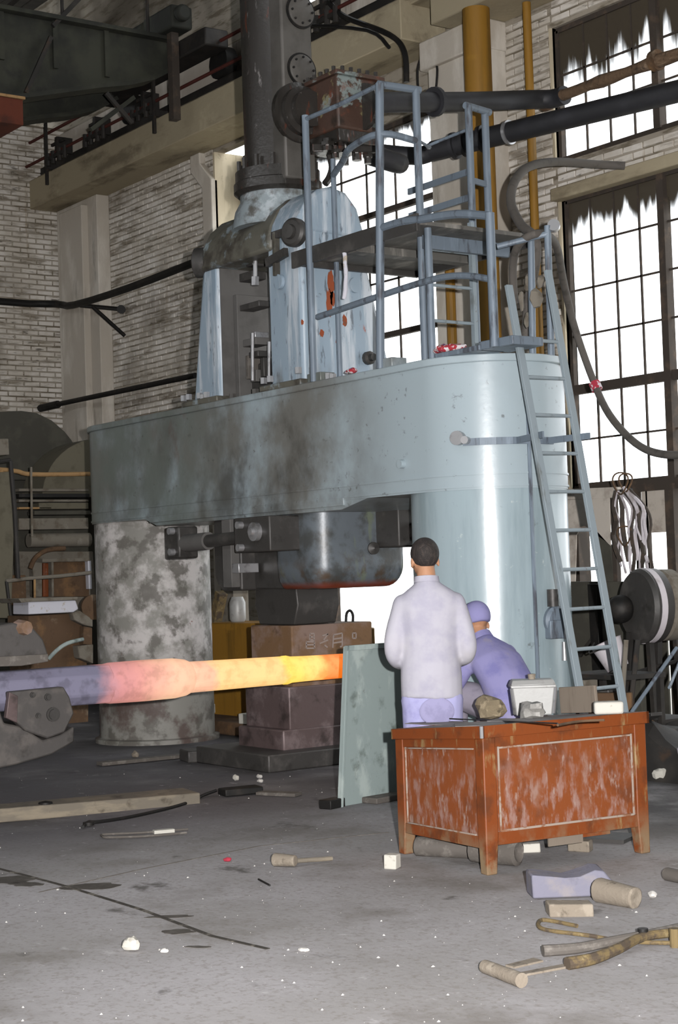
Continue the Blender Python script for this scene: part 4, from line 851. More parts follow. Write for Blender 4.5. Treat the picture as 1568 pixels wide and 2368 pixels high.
MB().path([e0, e0 + Vector((-.12, -.1, -.03)), e0 + Vector((-.22, -.5, -.03)), (-10.9, 8.6, 5.0), (-10.85, 8.25, 5.02)], .085, 16).build('elbow', 'pipe_dark', tp)

# ------------------------------------------------------------------ hoses
tag(MB().path([at(1445, 383, Y=10.6), at(1380, 380, Y=10.4), at(1290, 374, Y=9.8), at(1225, 385, Y=9.0), at(1190, 420, Y=8.6), at(1182, 470, Y=8.4), at(1205, 520, Y=8.25), at(1235, 548, Y=8.15), at(1240, 600, Y=8.2), at(1222, 700, Y=8.3), at(1215, 800, Y=8.35)], .036, 12, 5).build('hose', 'hose'), 'grey rubber hose looping from the wall over the hose stand', 'hose')
tag(MB().path([at(1190, 700, Y=8.25), at(1186, 620, Y=8.15), at(1200, 565, Y=8.05), at(1245, 540, Y=8.1), at(1285, 565, Y=8.5), at(1305, 660, Y=9.0), at(1330, 760, Y=9.3), at(1372, 880, Y=9.4), at(1410, 960, Y=9.3), at(1470, 1025, Y=9.2), at(1530, 1050, Y=9.1), at(1600, 1045, Y=9.0), at(1700, 990, Y=8.8)], .030, 12, 5).build('hose', 'hose'), 'long grey hose sagging across the big window', 'hose')
tag(MB().lathe([(.03, 0), (.046, 0), (.046, .07), (.03, .07)], at(1374, 885, Y=9.4), at(1385, 910, Y=9.4) - at(1374, 885, Y=9.4), 14).build('hose_clip', 'cord_red'), 'red clip around the hose before the big window', 'clip')
for pts, r, nm in ((((760, 5), (800, 40), (900, 80), (935, 120), (940, 190)), .03, 'dark conduit arching above the valve chest'), (((972, 235), (966, 190), (968, 150), (985, 125), (1010, 150), (1008, 215), (1010, 245)), .012, 'thin dark wire loop on the pier above the steam pipe')):
    tag(MB().path([at(*q, Y=10.38 if r > .02 else 10.70) for q in pts], r, 8, 5).build('conduit', 'iron_black'), nm, 'pipe')
tag(MB().path([at(700, 58, Y=10.25), at(850, 70, Y=10.25), at(900, 110, Y=10.25)], .02, 8, 4).build('sagging_cable', 'iron_black'), 'sagging black cable in front of the runway by the cylinder', 'cable')

# ------------------------------------------------------------------ hot forging and the tongs that carry it
hb = thing('hot_forging', 'long glowing stepped steel forging held level in front of the anvil', 'forging', (-10.1, 4.3, .86))
BXc, BZ = -10.1, .853
def seg(name, prof):
    n = 24; rings = []
    return MB().lathe(prof, (BXc, 0, BZ), (0, 1, 0), 36).build(name, 'hot', hb, 0, 22)
def sq(y0, y1, h0, h1, tw=.012):
    mb = MB(); k = 6
    for (y, h) in ((y0, h0), (y1, h1)): pass
    rings = []
    oct_ = lambda h: [(-h, -h * .5), (-h * .5, -h), (h * .5, -h), (h, -h * .5), (h, h * .5), (h * .5, h), (-h * .5, h), (-h, h * .5)]
    vs = []
    for i in range(k + 1):
        t = i / k; y = y0 + (y1 - y0) * t; h = h0 + (h1 - h0) * t
        vs += [(BXc + a, y, BZ + b) for a, b in oct_(h)]
    fs = [(i * 8 + j, i * 8 + (j + 1) % 8, (i + 1) * 8 + (j + 1) % 8, (i + 1) * 8 + j) for i in range(k) for j in range(8)]
    mb.add(vs, fs + [tuple(range(7, -1, -1)), tuple(range(k * 8, k * 8 + 8))]); return mb
yy = lambda px: at(px, 1570, X=BXc).y
sq(yy(-160), yy(245), .128, .130).build('cold_end', 'hot', hb, .012, label='bluish cold end')
seg('collar', [(0, yy(238)), (.132, yy(238)), (.140, yy(252)), (.143, yy(330)), (.140, yy(400)), (.128, yy(425)), (.112, yy(436)), (0, yy(436))])
sq(yy(430), yy(662), .108, .100).build('shaft', 'hot', hb, .02)
seg('step', [(0, yy(655)), (.105, yy(655)), (.106, yy(662)), (.097, yy(672)), (.094, yy(700)), (0, yy(700))])
seg('bright_end', [(0, yy(690)), (.094, yy(690)), (.091, yy(802)), (.088, yy(806)), (0, yy(806))])

tg = thing('forging_tongs', 'dark steel tong jaws of the crane manipulator gripping the glowing forging', 'tongs', (-10.1, 4.2, .5))
px3 = lambda x, y: at(x, y, X=-9.93)
def plate(name, pts, x0, x1, mt='jaw', bev=.012):
    poly = [(at(x, y, X=x1).y, at(x, y, X=x1).z) for x, y in pts]
    return MB().prism(poly, (x0, 0, 0), (0, 1, 0), (0, 0, 1), (x1 - x0, 0, 0)).build(name, mt, tg, bev)
j1 = plate('lower_jaw', [(22, 1600), (148, 1588), (162, 1612), (172, 1650), (150, 1694), (110, 1708), (60, 1690), (28, 1660)], -9.955, -9.88)
plate('back_jaw', [(22, 1600), (148, 1588), (162, 1612), (172, 1650), (150, 1694), (110, 1708), (60, 1690), (28, 1660)], -10.34, -10.25)
plate('lower_arm', [(-160, 1650), (0, 1640), (10, 1672), (50, 1680), (100, 1712), (140, 1700), (172, 1680), (172, 1716), (120, 1745), (40, 1768), (-40, 1785), (-160, 1800)], -10.26, -9.92)
plate('upper_jaw', [(-160, 1470), (-20, 1450), (30, 1440), (75, 1450), (100, 1478), (112, 1512), (105, 1522), (-160, 1535)], -10.28, -9.90)
plate('jaw_pad', [(-160, 1528), (112, 1512), (112, 1530), (50, 1540), (-160, 1546)], -10.26, -9.87, 'grey_bar', .004)
q = px3(46, 1452); MB().tube(q - Vector((.02, 0, 0)), q + Vector((.07, .02, .0)), .055, 8, .045).build('pivot_nut', 'anvil_top', tg)
for x, y, r in ((122, 1652, .035), (110, 1612, .018), (88, 1655, .014), (75, 1607, .014)):
    q = at(x, y, X=-9.88); MB().tube(q - Vector((.02, 0, 0)), q + Vector((.025, 0, 0)), r, 12).tube(q + Vector((.0, 0, 0)), q + Vector((.012, 0, 0)), r * 1.35, 14).build('jaw_bolt', 'cast', j1)
plate('jaw_link', [(22, 1600), (42, 1610), (40, 1672), (14, 1660)], -9.90, -9.86, 'anvil', .004)
MB().bar((-10.1, 4.10, .86), (-10.1, 2.6, .9), .34, .30).build('porter_arm', 'jaw', tg, .03)
MB().path([(-10.1, 3.0, .95), (-10.1, 3.0, 5.0), (-10.1, 3.0, 10.35)], .035, 10, 1).build('hoist_chain', 'iron_black', tg)

# ------------------------------------------------------------------ standing plate shield
shp = thing('shield_plate', 'green grey steel shield plate standing upright before the right column', 'shield', (-9.0, 6.7, 0))
A, B = Vector((-8.98, 6.37, 0)), Vector((-9.09, 7.06, 0))
lean = Vector((-.03, -.07, 0))
def slab(a, b, z0, z1, t, off=0):
    mb = MB(); d = (b - a).normalized(); n = Vector((d.y, -d.x, 0))
    lo = [a + n * off, b + n * off, b + n * (off + t), a + n * (off + t)]
    return mb.add([p + lean * (z / 1.04) * -1 + Vector((0, 0, z)) for z in (z0, z1) for p in lo], [(3, 2, 1, 0), (4, 5, 6, 7), (0, 1, 5, 4), (1, 2, 6, 5), (2, 3, 7, 6), (3, 0, 4, 7)])
sl = slab(A, B, .0, 1.06, .012).build('plate', 'plate', shp, .002)
slab(A, A.lerp(B, .03), .0, 1.065, .03, .01).build('edge_flange', 'plate', shp, .003)
slab(A, B, 1.03, 1.065, .03, .01).build('top_flange', 'plate', shp, .003)
MB().obox((-8.98, 6.33, .03), .10, .16, .06, .3).build('foot_block', 'iron_black', shp, .006)
MB().obox((-8.98, 6.75, .02), .16, .3, .04, .2).build('foot_weight', 'grey_bar', shp, .008)

# ------------------------------------------------------------------ the orange desk
D0 = Vector((-6.40, 5.455, 0)); DL = Vector((.118, .993, 0)).normalized(); DB = Vector((-.993, .118, 0)).normalized()
LEN, WID, DH = 1.05, .87, .752
# the desk has sunk on its bent far legs: it drops a little towards the standing man
SINK = .095
dp = lambda a, b, z: D0 + DL * a + DB * b + Vector((0, 0, z * (1 - SINK * b / WID)))
dk_ = thing('steel_desk', 'orange painted steel desk with scuffed panels near the camera', 'desk', D0 + DL * .5 + DB * .43)
def dbox(a0, a1, b0, b1, z0, z1): return MB().add([dp(a, b, z) for a in (a0, a1) for b in (b0, b1) for z in (z0, z1)], [(0, 1, 3, 2), (4, 6, 7, 5), (0, 4, 5, 1), (2, 3, 7, 6), (0, 2, 6, 4), (1, 5, 7, 3)])
top = dbox(-.01, LEN + .01, -.01, WID + .01, DH - .008, DH).build('desk_top', 'desk_top', dk_, .002)
for (a0, a1, b0, b1) in ((-.015, LEN + .015, -.015, .006), (-.015, LEN + .015, WID - .006, WID + .015), (-.015, .006, -.015, WID + .015), (LEN - .006, LEN + .015, -.015, WID + .015)):
    dbox(a0, a1, b0, b1, DH - .062, DH + .001).build('rim', 'desk_edge', dk_, .003)
def leg(a, b, sa, sb):
    w, t = .085, .055; mb = MB()
    ring = lambda q, z, tw: [dp(a, b, z), dp(a + sa * tw, b, z), dp(a + sa * tw, b + sb * tw, z), dp(a, b + sb * tw, z)]
    mb.add(ring(0, 0, .062) + ring(0, .2, .078) + ring(0, DH - .06, .078), [(0, 1, 2, 3), (8, 9, 10, 11)] + [(i + k * 4, (i + 1) % 4 + k * 4, (i + 1) % 4 + 4 + k * 4, i + 4 + k * 4) for k in (0, 1) for i in range(4)])
    mb.build('leg', 'desk_edge', dk_, .006)
leg(0, 0, 1, 1); leg(LEN, 0, -1, 1); leg(0, WID, 1, -1); leg(LEN, WID, -1, -1)
pan = dbox(.07, LEN - .07, .014, .020, .15, DH - .06).build('front_panel', 'desk', dk_)
dbox(.014, .020, .07, WID - .07, .13, DH - .06).build('end_panel', 'desk', dk_)
dbox(LEN - .02, LEN - .014, .07, WID - .07, .15, DH - .06).build('end_panel', 'desk', dk_)
for (a0, a1, b0, b1, z0, z1) in ((.07, LEN - .07, .004, .014, .145, .21), (.07, LEN - .07, .004, .014, DH - .11, DH - .06), (.004, .014, .07, WID - .07, .13, .19), (.004, .014, .07, WID - .07, DH - .11, DH - .06)):
    dbox(a0, a1, b0, b1, z0, z1).build('panel_rail', 'desk_edge', dk_, .002)
for (a0, a1, b0, b1, z0, z1) in ((.10, LEN - .10, .003, .012, DH - .122, DH - .112), (.10, LEN - .10, .003, .012, .208, .220), (.092, .102, .003, .012, .21, DH - .11), (LEN - .102, LEN - .092, .003, .012, .21, DH - .11),
                                 (.003, .012, .10, WID - .10, DH - .120, DH - .112), (.003, .012, .10, WID - .10, .19, .198), (.003, .012, WID - .102, WID - .094, .19, DH - .11)):
    dbox(a0, a1, b0, b1, z0, z1).build('moulding', 'dusty_edge', dk_, .002)
dbox(.40, .62, .02, .03, .10, .15).build('bent_skirt', 'board', dk_); dbox(.62, .80, .02, .03, .125, .16).build('bent_skirt', 'desk_edge', dk_)
MB().box(0, .001, 0, .001, 0, .001)
mb = MB().tube(dp(-.014, -.014, DH - .06), dp(-.014, -.014, DH), .010, 8); mb.build('corner_edge', 'bright', dk_)  # bright tube put in as the highlight on the near rim corner

# things on the desk
zt_ = DH + .001
def T(x, y):
    p = at(x, y, Z=zt_)
    for _ in range(4): p = at(x, y, Z=DH * (1 - SINK * (p - D0).dot(DB) / WID) + .001)
    return p
c = T(1236, 1655); up = Vector((0, 0, 1)); ex = Vector((.60, .80, 0)); ey_ = Vector((-.80, .60, 0))
bx = thing('tin_box', 'white tin box with a lid and knob on the orange desk', 'box', c)
def frus(c, w0, d0, w1, d1, z0, z1):
    vs = [c + ex * (x * w / 2) + ey_ * (y * d / 2) + up * z for w, d, z in ((w0, d0, z0), (w1, d1, z1)) for x, y in ((-1, -1), (1, -1), (1, 1), (-1, 1))]
    return MB().add(vs, [(3, 2, 1, 0), (4, 5, 6, 7), (0, 1, 5, 4), (1, 2, 6, 5), (2, 3, 7, 6), (3, 0, 4, 7)])
cb = c + ey_ * .08
bd = frus(cb, .205, .15, .245, .18, 0, .165).build('body', 'white_tin', bx, .008)
frus(cb, .26, .195, .262, .197, .160, .176).build('rim', 'white_tin', bx, .004)
frus(cb, .258, .19, .235, .13, .176, .205).build('lid', 'white_tin', bx, .006)
MB().tube(cb + up * .2, cb + up * .235, .02, 12, .024).build('knob', 'tan_lump', bx, .003)
for sx in (-1, 1): MB().bar(cb + ex * (sx * .112) - ey_ * .075 + up * .01, cb + ex * (sx * .128) - ey_ * .09 + up * .16, .012, .012).build('corner_bead', 'bright', bx)
def lump(name, c, rx, ry, rz, mt, label, cat, amt=.25, fr=9, group=None, rz_=0):
    mb = MB().ball((0, 0, 0), rx, ry, rz, 11, 7)
    s = noise.noise(Vector(c) * 3.1)
    for v in mb.v:
        n = noise.noise(v * (1.5 / max(rx, .02)) + Vector(c)); v *= 1 + n * amt * 1.6
    R = Matrix.Rotation(rz_, 3, 'Z'); zm = min(v.z for v in mb.v)
    cut = zm + rz * .18
    mb.v = [R @ Vector((v.x, v.y, max(v.z, cut))) - Vector((0, 0, cut)) + Vector(c) for v in mb.v]
    return tag(mb.build(name, mt, ang=24), label, cat, group)
lump('foil_lump', T(1232, 1662), .075, .05, .052, 'rag', 'crumpled silvery lump in front of the white tin box', 'lump', .35, 14)
lump('slag_rock', T(1135, 1662), .095, .07, .072, 'rock', 'brown rock on the desk between the crouching man and the tin box', 'rock', .2, 8)
p0, p1 = T(1286, 1652), T(1366, 1650)
tag(MB().bar(p0 + Vector((-.02, .06, .075)), p1 + Vector((-.01, .06, .077)), .02, .15).build('tan_board', 'board', bev=.004), 'tan board standing on the desk behind the tin box', 'board')
q = T(1407, 1652)
tag(MB().obox(q + Vector((0, 0, .036)), .155, .09, .068, math.radians(50)).jitter(.006, 20).build('firebrick', 'firebrick', bev=.012), 'white firebrick lying on the far corner of the desk', 'brick')
pb = MB()
for k, (x, y, a, w, h) in enumerate(((1010, 1672, .3, .30, .2), (1110, 1676, .9, .26, .2), (1200, 1668, .5, .3, .16))):
    tag(MB().obox(T(x, y) + Vector((0, 0, .002 + .002 * k)), w, h, .003, a).jitter(.003, 9).build('steel_sheet', 'desk_top'), ('thin grey sheet on the desk nearest the standing man', 'thin grey sheet in the middle of the desk top', 'thin grey sheet under the silvery lump')[k], 'sheet')
tag(MB().path([T(1040, 1670) + Vector((0, 0, .02)), T(1100, 1668) + Vector((0, 0, .008)), T(1180, 1672) + Vector((0, 0, .008)), T(1290, 1678) + Vector((0, 0, .01))], .004, 6).build('bent_wire', 'iron_black'), 'thin bent iron wire lying across the desk top', 'wire')
tag(MB().path([T(1290, 1680) + Vector((0, 0, .006)), T(1340, 1672) + Vector((0, 0, .008)), T(1398, 1668) + Vector((0, 0, .006))], .006, 6).build('iron_rod', 'rust'), 'short rusty rod on the desk edge below the firebrick', 'rod')

# ------------------------------------------------------------------ things on the floor
F = lambda x, y, z=0: at(x, y, Z=0) + Vector((0, 0, z))
ml = thing('mallet', 'dusty mallet lying alone on the open floor', 'mallet', F(690, 2000))
MB().tube(F(634, 2003, .035), F(684, 2006, .035), .036, 14, .03).build('head', 'tan_lump', ml, .006)
MB().tube(F(680, 2004, .03), F(768, 1993, .018), .013, 10, .012).build('handle', 'old_wood', ml)
tag(MB().obox(F(908, 2008, .037), .07, .07, .074, .5).jitter(.004, 25).build('white_block', 'firebrick', bev=.006), 'small white block beside the desk leg at the standing plate side', 'block')
lump('white_stone', F(303, 2198), .05, .035, .03, 'firebrick', 'flat white stone alone on the near floor', 'stone', .3, 10)
lump('pale_pebble', F(380, 2203), .02, .016, .010, 'white', 'tiny pale pebble just beside the flat white stone', 'pebble', .3, 10)
lump('pale_pebble', F(700, 2200), .024, .02, .008, 'white', 'tiny pale pebble alone on the near middle floor', 'pebble', .3, 10)
lump('red_chip', F(525, 1992), .026, .018, .012, 'cord_red', 'small red chip on the open floor', 'chip', .3, 10)
tag(MB().tube(F(598, 2036, .006), F(624, 2050, .006), .005, 8).build('nail', 'iron_black'), 'thick black nail on the open floor below the mallet', 'nail')
lump('pebble', F(546, 1805), .028, .022, .024, 'firebrick', 'white pebble alone near the anvil base plate', 'pebble', .25, 10)
lump('pebble', F(600, 1800), .03, .02, .018, 'white', 'white pebble at the foot of the anvil, upper one', 'pebble', .25, 10)
lump('pebble', F(602, 1810), .028, .02, .016, 'white', 'white pebble at the foot of the anvil, lower one', 'pebble', .25, 10)
lump('pebble', F(313, 1752), .04, .03, .03, 'tan_lump', 'tan pebble before the worn left column', 'pebble', .25, 10)
tag(MB().path([F(192, 1918, .015), F(205, 1908, .02), F(225, 1905, .012), F(300, 1893, .010), F(400, 1870, .010), F(450, 1853, .010), F(470, 1846, .02), F(500, 1838, .03)], .011, 8).lathe([(.02, 0), (.035, 0), (.035, .02), (.02, .02)], F(205, 1912, .01), (0, 0, 1), 14).build('poker_rod', 'iron_black'), 'long bent iron poker with a hooked end on the floor', 'rod')
tag(MB().bar(F(512, 1842, .03), F(600, 1834, .03), .16, .05).jitter(.01, 8).build('dark_bar', 'iron_black', bev=.008), 'short black bar at the end of the bent poker', 'bar')
tag(MB().bar(F(600, 1838, .014), F(690, 1842, .014), .10, .024).build('flat_bar', 'grey_bar', bev=.004), 'flat grey bar on the floor next to the black bar', 'bar')
pk = MB(); 
A_, B_ = F(-60, 1902, .045), F(444, 1852, .03)
tag(MB().bar(A_, B_, .30, .09).jitter(.012, 5).build('timber', 'old_wood', bev=.01), 'long grimy timber lying on the floor under the tongs', 'timber')
tag(MB().lathe([(.0, 0), (.05, 0), (.045, .02), (0, .03)], F(106, 1890, .08), (0, 0, 1), 14).build('bolt_head', 'iron_black'), 'black bolt head on top of the grimy timber', 'bolt')
tl = MB().path([F(435, 1922, .012), F(330, 1930, .012), F(242, 1934, .012), F(238, 1938, .012), F(250, 1941, .012), F(340, 1938, .012), F(432, 1930, .012)], .007, 8)
tt = thing('thin_tongs', 'pair of thin looped tongs lying on the floor below the poker', 'tongs', F(330, 1934)); tl.build('loop', 'grey_bar', tt); MB().bar(F(355, 1930, .016), F(402, 1926, .016), .05, .02).build('white_scale', 'firebrick', tt)
tag(MB().bar(F(425, 1762, .05), F(606, 1748, .05), .26, .10).build('steel_block', 'cast', bev=.012), 'dark steel bar block on the floor beside the anvil base plate', 'block')
tag(MB().bar(F(230, 1772, .02), F(430, 1752, .02), .12, .03).build('flat_strip', 'grey_bar', bev=.004), 'thin steel strip on the floor before the left column', 'strip')
# right foreground
a, b = F(1232, 2082), F(1418, 2074)
dn = (b - a).normalized(); bk_ = Vector((-dn.y, dn.x, 0))
lbk = MB().prism([(0, 0), (1, 0), (1.02, .55), (.9, .98), (.78, 1.0), (.6, .82), (.42, .74), (.2, .86), (0, .95)], a, (b - a), Vector((0, 0, .125)), bk_ * .17).jitter(.012, 12)
tag(lbk.build('lilac_block', 'lilac_block', bev=.008), 'lilac grey hollowed block, largest lump in front of the desk', 'block')
a, b = F(1270, 2122), F(1374, 2120)
tag(MB().prism([(0, 0), (.35, -.02), (.75, -.06), (1, 0), (1, .9), (0, 1)], a, b - a, Vector((0, 0, .06)), bk_ * .09).jitter(.008, 16).build('tan_chunk', 'tan_lump', bev=.006), 'low tan chunk lying against the lilac grey block', 'block')
tag(MB().tube(F(1385, 2085, .055), F(1472, 2100, .045), .058, 18, .048).jitter(.007, 14).build('cylinder_stub', 'tan_lump', bev=.008), 'stubby tan cylinder lying beside the lilac grey block', 'cylinder')
tag(MB().tube(F(1542, 2035, .03), F(1610, 2050, .03), .034, 14).jitter(.005, 14).build('stub', 'grey_bar', bev=.005), 'small grey stub lying at the desk foot towards the scrap', 'stub')
lump('pale_pebble', F(1510, 2075), .024, .02, .016, 'white', 'pale pebble beyond the stubby tan cylinder', 'pebble', .25, 10)
tag(MB().path([F(1335, 2150, .016), F(1262, 2136, .016), F(1246, 2142, .016), F(1250, 2154, .016), F(1280, 2162, .016), F(1360, 2172, .016), F(1450, 2185, .014), F(1600, 2190, .014)], .009, 8).build('bent_rod', 'yellow_rust'), 'yellowish bent rod with a hairpin loop on the floor', 'rod')
bt = thing('blacksmith_tongs', 'big rusty yellow blacksmith tongs lying on the near floor', 'tongs', F(1480, 2200))
MB().path([F(1256, 2212, .022), F(1340, 2205, .022), F(1420, 2193, .03), F(1500, 2180, .035), F(1580, 2158, .03)], lambda t: .024 - .008 * t, 10).build('arm', 'grey_bar', bt)
MB().path([F(1312, 2242, .022), F(1370, 2232, .024), F(1430, 2212, .03), F(1490, 2186, .035), F(1580, 2172, .03)], lambda t: .026 - .009 * t, 10).build('arm', 'yellow_rust', bt)
MB().tube(F(1488, 2184, .02), F(1488, 2184, .065), .022, 12).build('rivet', 'iron_black', bt)
MB().tube(F(1562, 2190, .0), F(1562, 2190, .075), .022, 10).build('jaw', 'yellow_rust', bt)
tag(MB().bar(F(1180, 2238, .004), F(1245, 2222, .004), .05, .008).jitter(.006, 14).build('scale_flake', 'tan_lump'), 'pale yellow flake on the floor by the tips of the tongs', 'flake')
tag(MB().bar(F(1205, 2256, .004), F(1310, 2236, .004), .045, .008).jitter(.006, 14).build('scale_flake', 'tan_lump'), 'long pale flake under the lower arm of the big tongs', 'flake')
tag(MB().lathe([(.012, 0), (.026, 0), (.028, .26), (.014, .26)], F(1122, 2252, .028), F(1194, 2280, .028) - F(1122, 2252, .028), 16).build('pipe_stub', 'tan_lump', ang=40), 'short bored pipe stub lying on the near floor', 'pipe')
# under the desk
tag(MB().tube(F(965, 1978, .05), F(1088, 1984, .05), .055, 16).jitter(.004, 9).build('steel_billet', 'grey_bar', bev=.006), 'long grey billet lying under the short end of the desk', 'billet')
tag(MB().lathe([(.02, 0), (.07, 0), (.07, .26), (.05, .27), (.02, .25)], F(1098, 1996, .075), F(1210, 2006, .075) - F(1098, 1996, .075), 20).jitter(.003, 12).build('bored_billet', 'grey_bar'), 'thick bored billet lying behind the near desk leg', 'billet')
for x, y, w, d_, h, r, nm in ((1222, 1970, .13, .07, .05, .9, 'white brick under the desk next to the bored billet'), (1282, 1952, .07, .05, .035, .3, 'little white brick piece in the middle under the desk'), (1342, 1968, .12, .08, .06, .5, 'tan brick under the desk towards its far end')):
    tag(MB().obox(F(x, y, h / 2), w, d_, h, r).jitter(.006, 20).build('firebrick', 'firebrick' if x < 1300 else 'tan_lump', bev=.006), nm, 'brick')
tag(MB().bar(F(1300, 1936, .012), F(1460, 1944, .012), .25, .02).build('steel_sheet', 'cast'), 'dark sheet lying under the far end of the desk', 'sheet')
tag(MB().obox(F(1556, 1758, .04), .2, .11, .07, .9).build('firebrick', 'firebrick', bev=.008), 'pale brick on the dark floor beyond the desk', 'brick')
lump('white_rock', F(1528, 1806), .06, .05, .05, 'firebrick', 'rounded white rock on the dark floor just beyond the desk', 'rock', .2, 8)

# ------------------------------------------------------------------ people
def solid(mb, name, mt, parent, vox=.014, it=6, kind=None):
    me = mb.mesh('tmp'); o = bpy.data.objects.new('tmp', me); COL.objects.link(o)
    r = o.modifiers.new('r', 'REMESH'); r.mode = 'VOXEL'; r.voxel_size = vox
    s_ = o.modifiers.new('s', 'SMOOTH'); s_.iterations = it; s_.factor = .5
    dg = bpy.context.evaluated_depsgraph_get(); n = bpy.data.meshes.new_from_object(o.evaluated_get(dg)); n.name = name
    bpy.data.objects.remove(o); bpy.data.meshes.remove(me)
    n.materials.clear(); n.materials.append(M[mt])
    for p in n.polygons: p.use_smooth = True
    q = bpy.data.objects.new(name, n); COL.objects.link(q); q.parent = parent
    return q
V = Vector
def limb(mb, pts, rs, seg=14, sub=5):
    """a tapering limb: rounded joints joined by cones"""
    P = [V(p) for p in pts]
    mb.path(P, (lambda t, n=len(P) - 1: (lambda i: rs[i] + (rs[min(i + 1, n)] - rs[i]) * (t * n - i))(min(int(t * n), n - 1)) if n else rs[0]), seg, sub)
    for p, r in ((P[0], rs[0]), (P[-1], rs[-1])): mb.ball(p, r, r, r, 12, 8)
def hand(mb, w, d, up_, side, s=1.0):
    """w wrist, d the way the fingers point, up_ the back of the hand, side towards the thumb"""
    d, up_, side = V(d).normalized(), V(up_).normalized(), V(side).normalized()
    c = w + d * .045 * s
    for k in range(-2, 3): limb(mb, [w + side * k * .008, w + d * .085 * s + side * k * .0175], [.013, .0125], 8, 2)
    for k, ln in zip((1.5, .5, -.5, -1.5), (.066, .076, .07, .055)):
        b = w + d * .088 * s + side * k * .019
        limb(mb, [b, b + d * ln * .5 - up_ * .008, b + d * ln * .8 - up_ * .028, b + d * ln * .85 - up_ * .045], [.0095, .009, .008, .007], 8, 2)
    t0 = w + d * .02 * s + side * .028
    limb(mb, [t0, t0 + d * .035 + side * .025, t0 + d * .065 + side * .026 - up_ * .015], [.012, .0105, .009], 8, 2)
def head(mb, c, R, f=1.0):
    """skull, jaw, nose, ears; R turns local axes (y = face) into the body's"""
    L = lambda x, y, z: c + R @ (V((x, y, z)) * f)
    def blob(x, y, z, a, b, h):
        k = MB().ball((0, 0, 0), a * f, b * f, h * f, 20, 14); mb.add([c + R @ (V((x, y, z)) * f + v) for v in k.v], k.f)
    blob(0, -.012, .03, .076, .094, .085); blob(0, .018, -.03, .062, .074, .08); blob(0, .045, -.085, .038, .036, .03)
    blob(0, .09, -.02, .012, .022, .026); blob(0, .083, -.062, .024, .012, .011); blob(0, .074, .02, .055, .014, .012)
    for s in (-1, 1):
        blob(s * .079, -.008, -.022, .008, .018, .032); blob(s * .048, .062, -.03, .02, .018, .018)
def hair_cap(c, R, name, mt, parent, low, f=1.0, grow=1.0, brow=.03):
    mb = MB(); k = MB().ball((0, 0, 0), .0805 * grow * f, .099 * grow * f, .092 * grow * f, 28, 22)
    off = V((0, -.013, .03)) * f
    pts = [v + off for v in k.v]
    def keep(v): return v.z > low + (v.y + .05) * .62 * (1 if v.y > -.05 else .15)
    vs = [V((v.x, v.y, max(v.z, low + (v.y + .05) * .62 * (1 if v.y > -.05 else .15)))) for v in pts]
    mb.add([c + R @ v for v in vs], k.f)
    return solid(mb, name, mt, parent, .008, 3)

def person(label, loc, rz):
    t = thing('person', label, 'person', loc); t.rotation_euler = (0, 0, rz); return t

# 1: the man who stands with his back to the camera; local y is the way he faces
rz = math.radians(54)
m1 = person('man standing at the desk in a pale jacket, seen from behind, looking at the forging', Vector((-7.455, 5.985, 0)), rz)
hc = V((-.015, .02, 1.615)); HR = Matrix.Rotation(math.radians(14), 3, 'Z') @ Matrix.Rotation(math.radians(-6), 3, 'X')
body = MB(); head(body, hc, HR)
limb(body, [(-.005, -.015, 1.42), (-.01, .0, 1.55)], [.060, .054])
body.loft([((0, 0, .88), V((.14, 0, 0)), V((0, .09, 0))), ((0, 0, 1.1), V((.13, 0, 0)), V((0, .085, 0))), ((0, 0, 1.3), V((.15, 0, 0)), V((0, .09, 0))), ((0, -.01, 1.42), V((.10, 0, 0)), V((0, .06, 0)))])
for s in (-1, 1):
    limb(body, [(s * .145, 0, 1.35), (s * .205, -.012, 1.10), (s * .10, .19, 1.02)], [.040, .033, .026])
    limb(body, [(s * .085, 0, .9), (s * .09, .02, .5), (s * .095, -.02, .09)], [.075, .052, .038])
    hand(body, V((s * .10, .19, 1.02)), (-s * .75, .62, -.1), (0, .3, 1), (0, .7, .7))
solid(body, 'body', 'skin', m1, .0085, 4)
hair_cap(hc, HR, 'hair', 'hair', m1, -.052, 1.0, 1.03)
for s in (-1, 1):
    e = hc + HR @ V((s * .03, .078, -.005)); eo = MB().ball(e, .011, .011, .011, 12, 8).mesh('eye', mat='eye'); q = bpy.data.objects.new('eye', eo); COL.objects.link(q); q.parent = m1
jk = MB()
jk.loft([((0, 0, .815), V((.178, 0, 0)), V((0, .125, 0))), ((0, 0, .95), V((.176, 0, 0)), V((0, .128, 0))), ((0, 0, 1.08), V((.170, 0, 0)), V((0, .122, 0))), ((0, -.005, 1.22), V((.178, 0, 0)), V((0, .122, 0))), ((0, -.012, 1.32), V((.186, 0, 0)), V((0, .115, 0))), ((0, -.015, 1.385), V((.182, 0, 0)), V((0, .100, 0))), ((-.004, -.014, 1.432), V((.140, 0, 0)), V((0, .086, 0))), ((-.006, -.010, 1.475), V((.080, 0, 0)), V((0, .070, 0))), ((-.008, -.006, 1.50), V((.064, 0, 0)), V((0, .064, 0)))])
for s in (-1, 1): limb(jk, [(s * .148, -.005, 1.355), (s * .192, -.012, 1.22), (s * .216, -.015, 1.09), (s * .18, .08, 1.03), (s * .12, .17, 1.02)], [.066, .060, .053, .049, .046])
for v in jk.v:
    n = noise.noise_vector(v * 7) * .007 + noise.noise_vector(V((v.x * 14, v.y * 14, v.z * 5))) * .004; v += n
solid(jk, 'jacket', 'jacket_white', m1, .011, 9)
cl_ = MB().lathe([(.066, 0), (.075, .0), (.070, .035), (.062, .037)], (-.008, -.008, 1.478), (0, .12, 1), 28); 
q = bpy.data.objects.new('collar', cl_.mesh('collar', mat='jacket_white')); COL.objects.link(q); q.parent = m1
tr = MB()
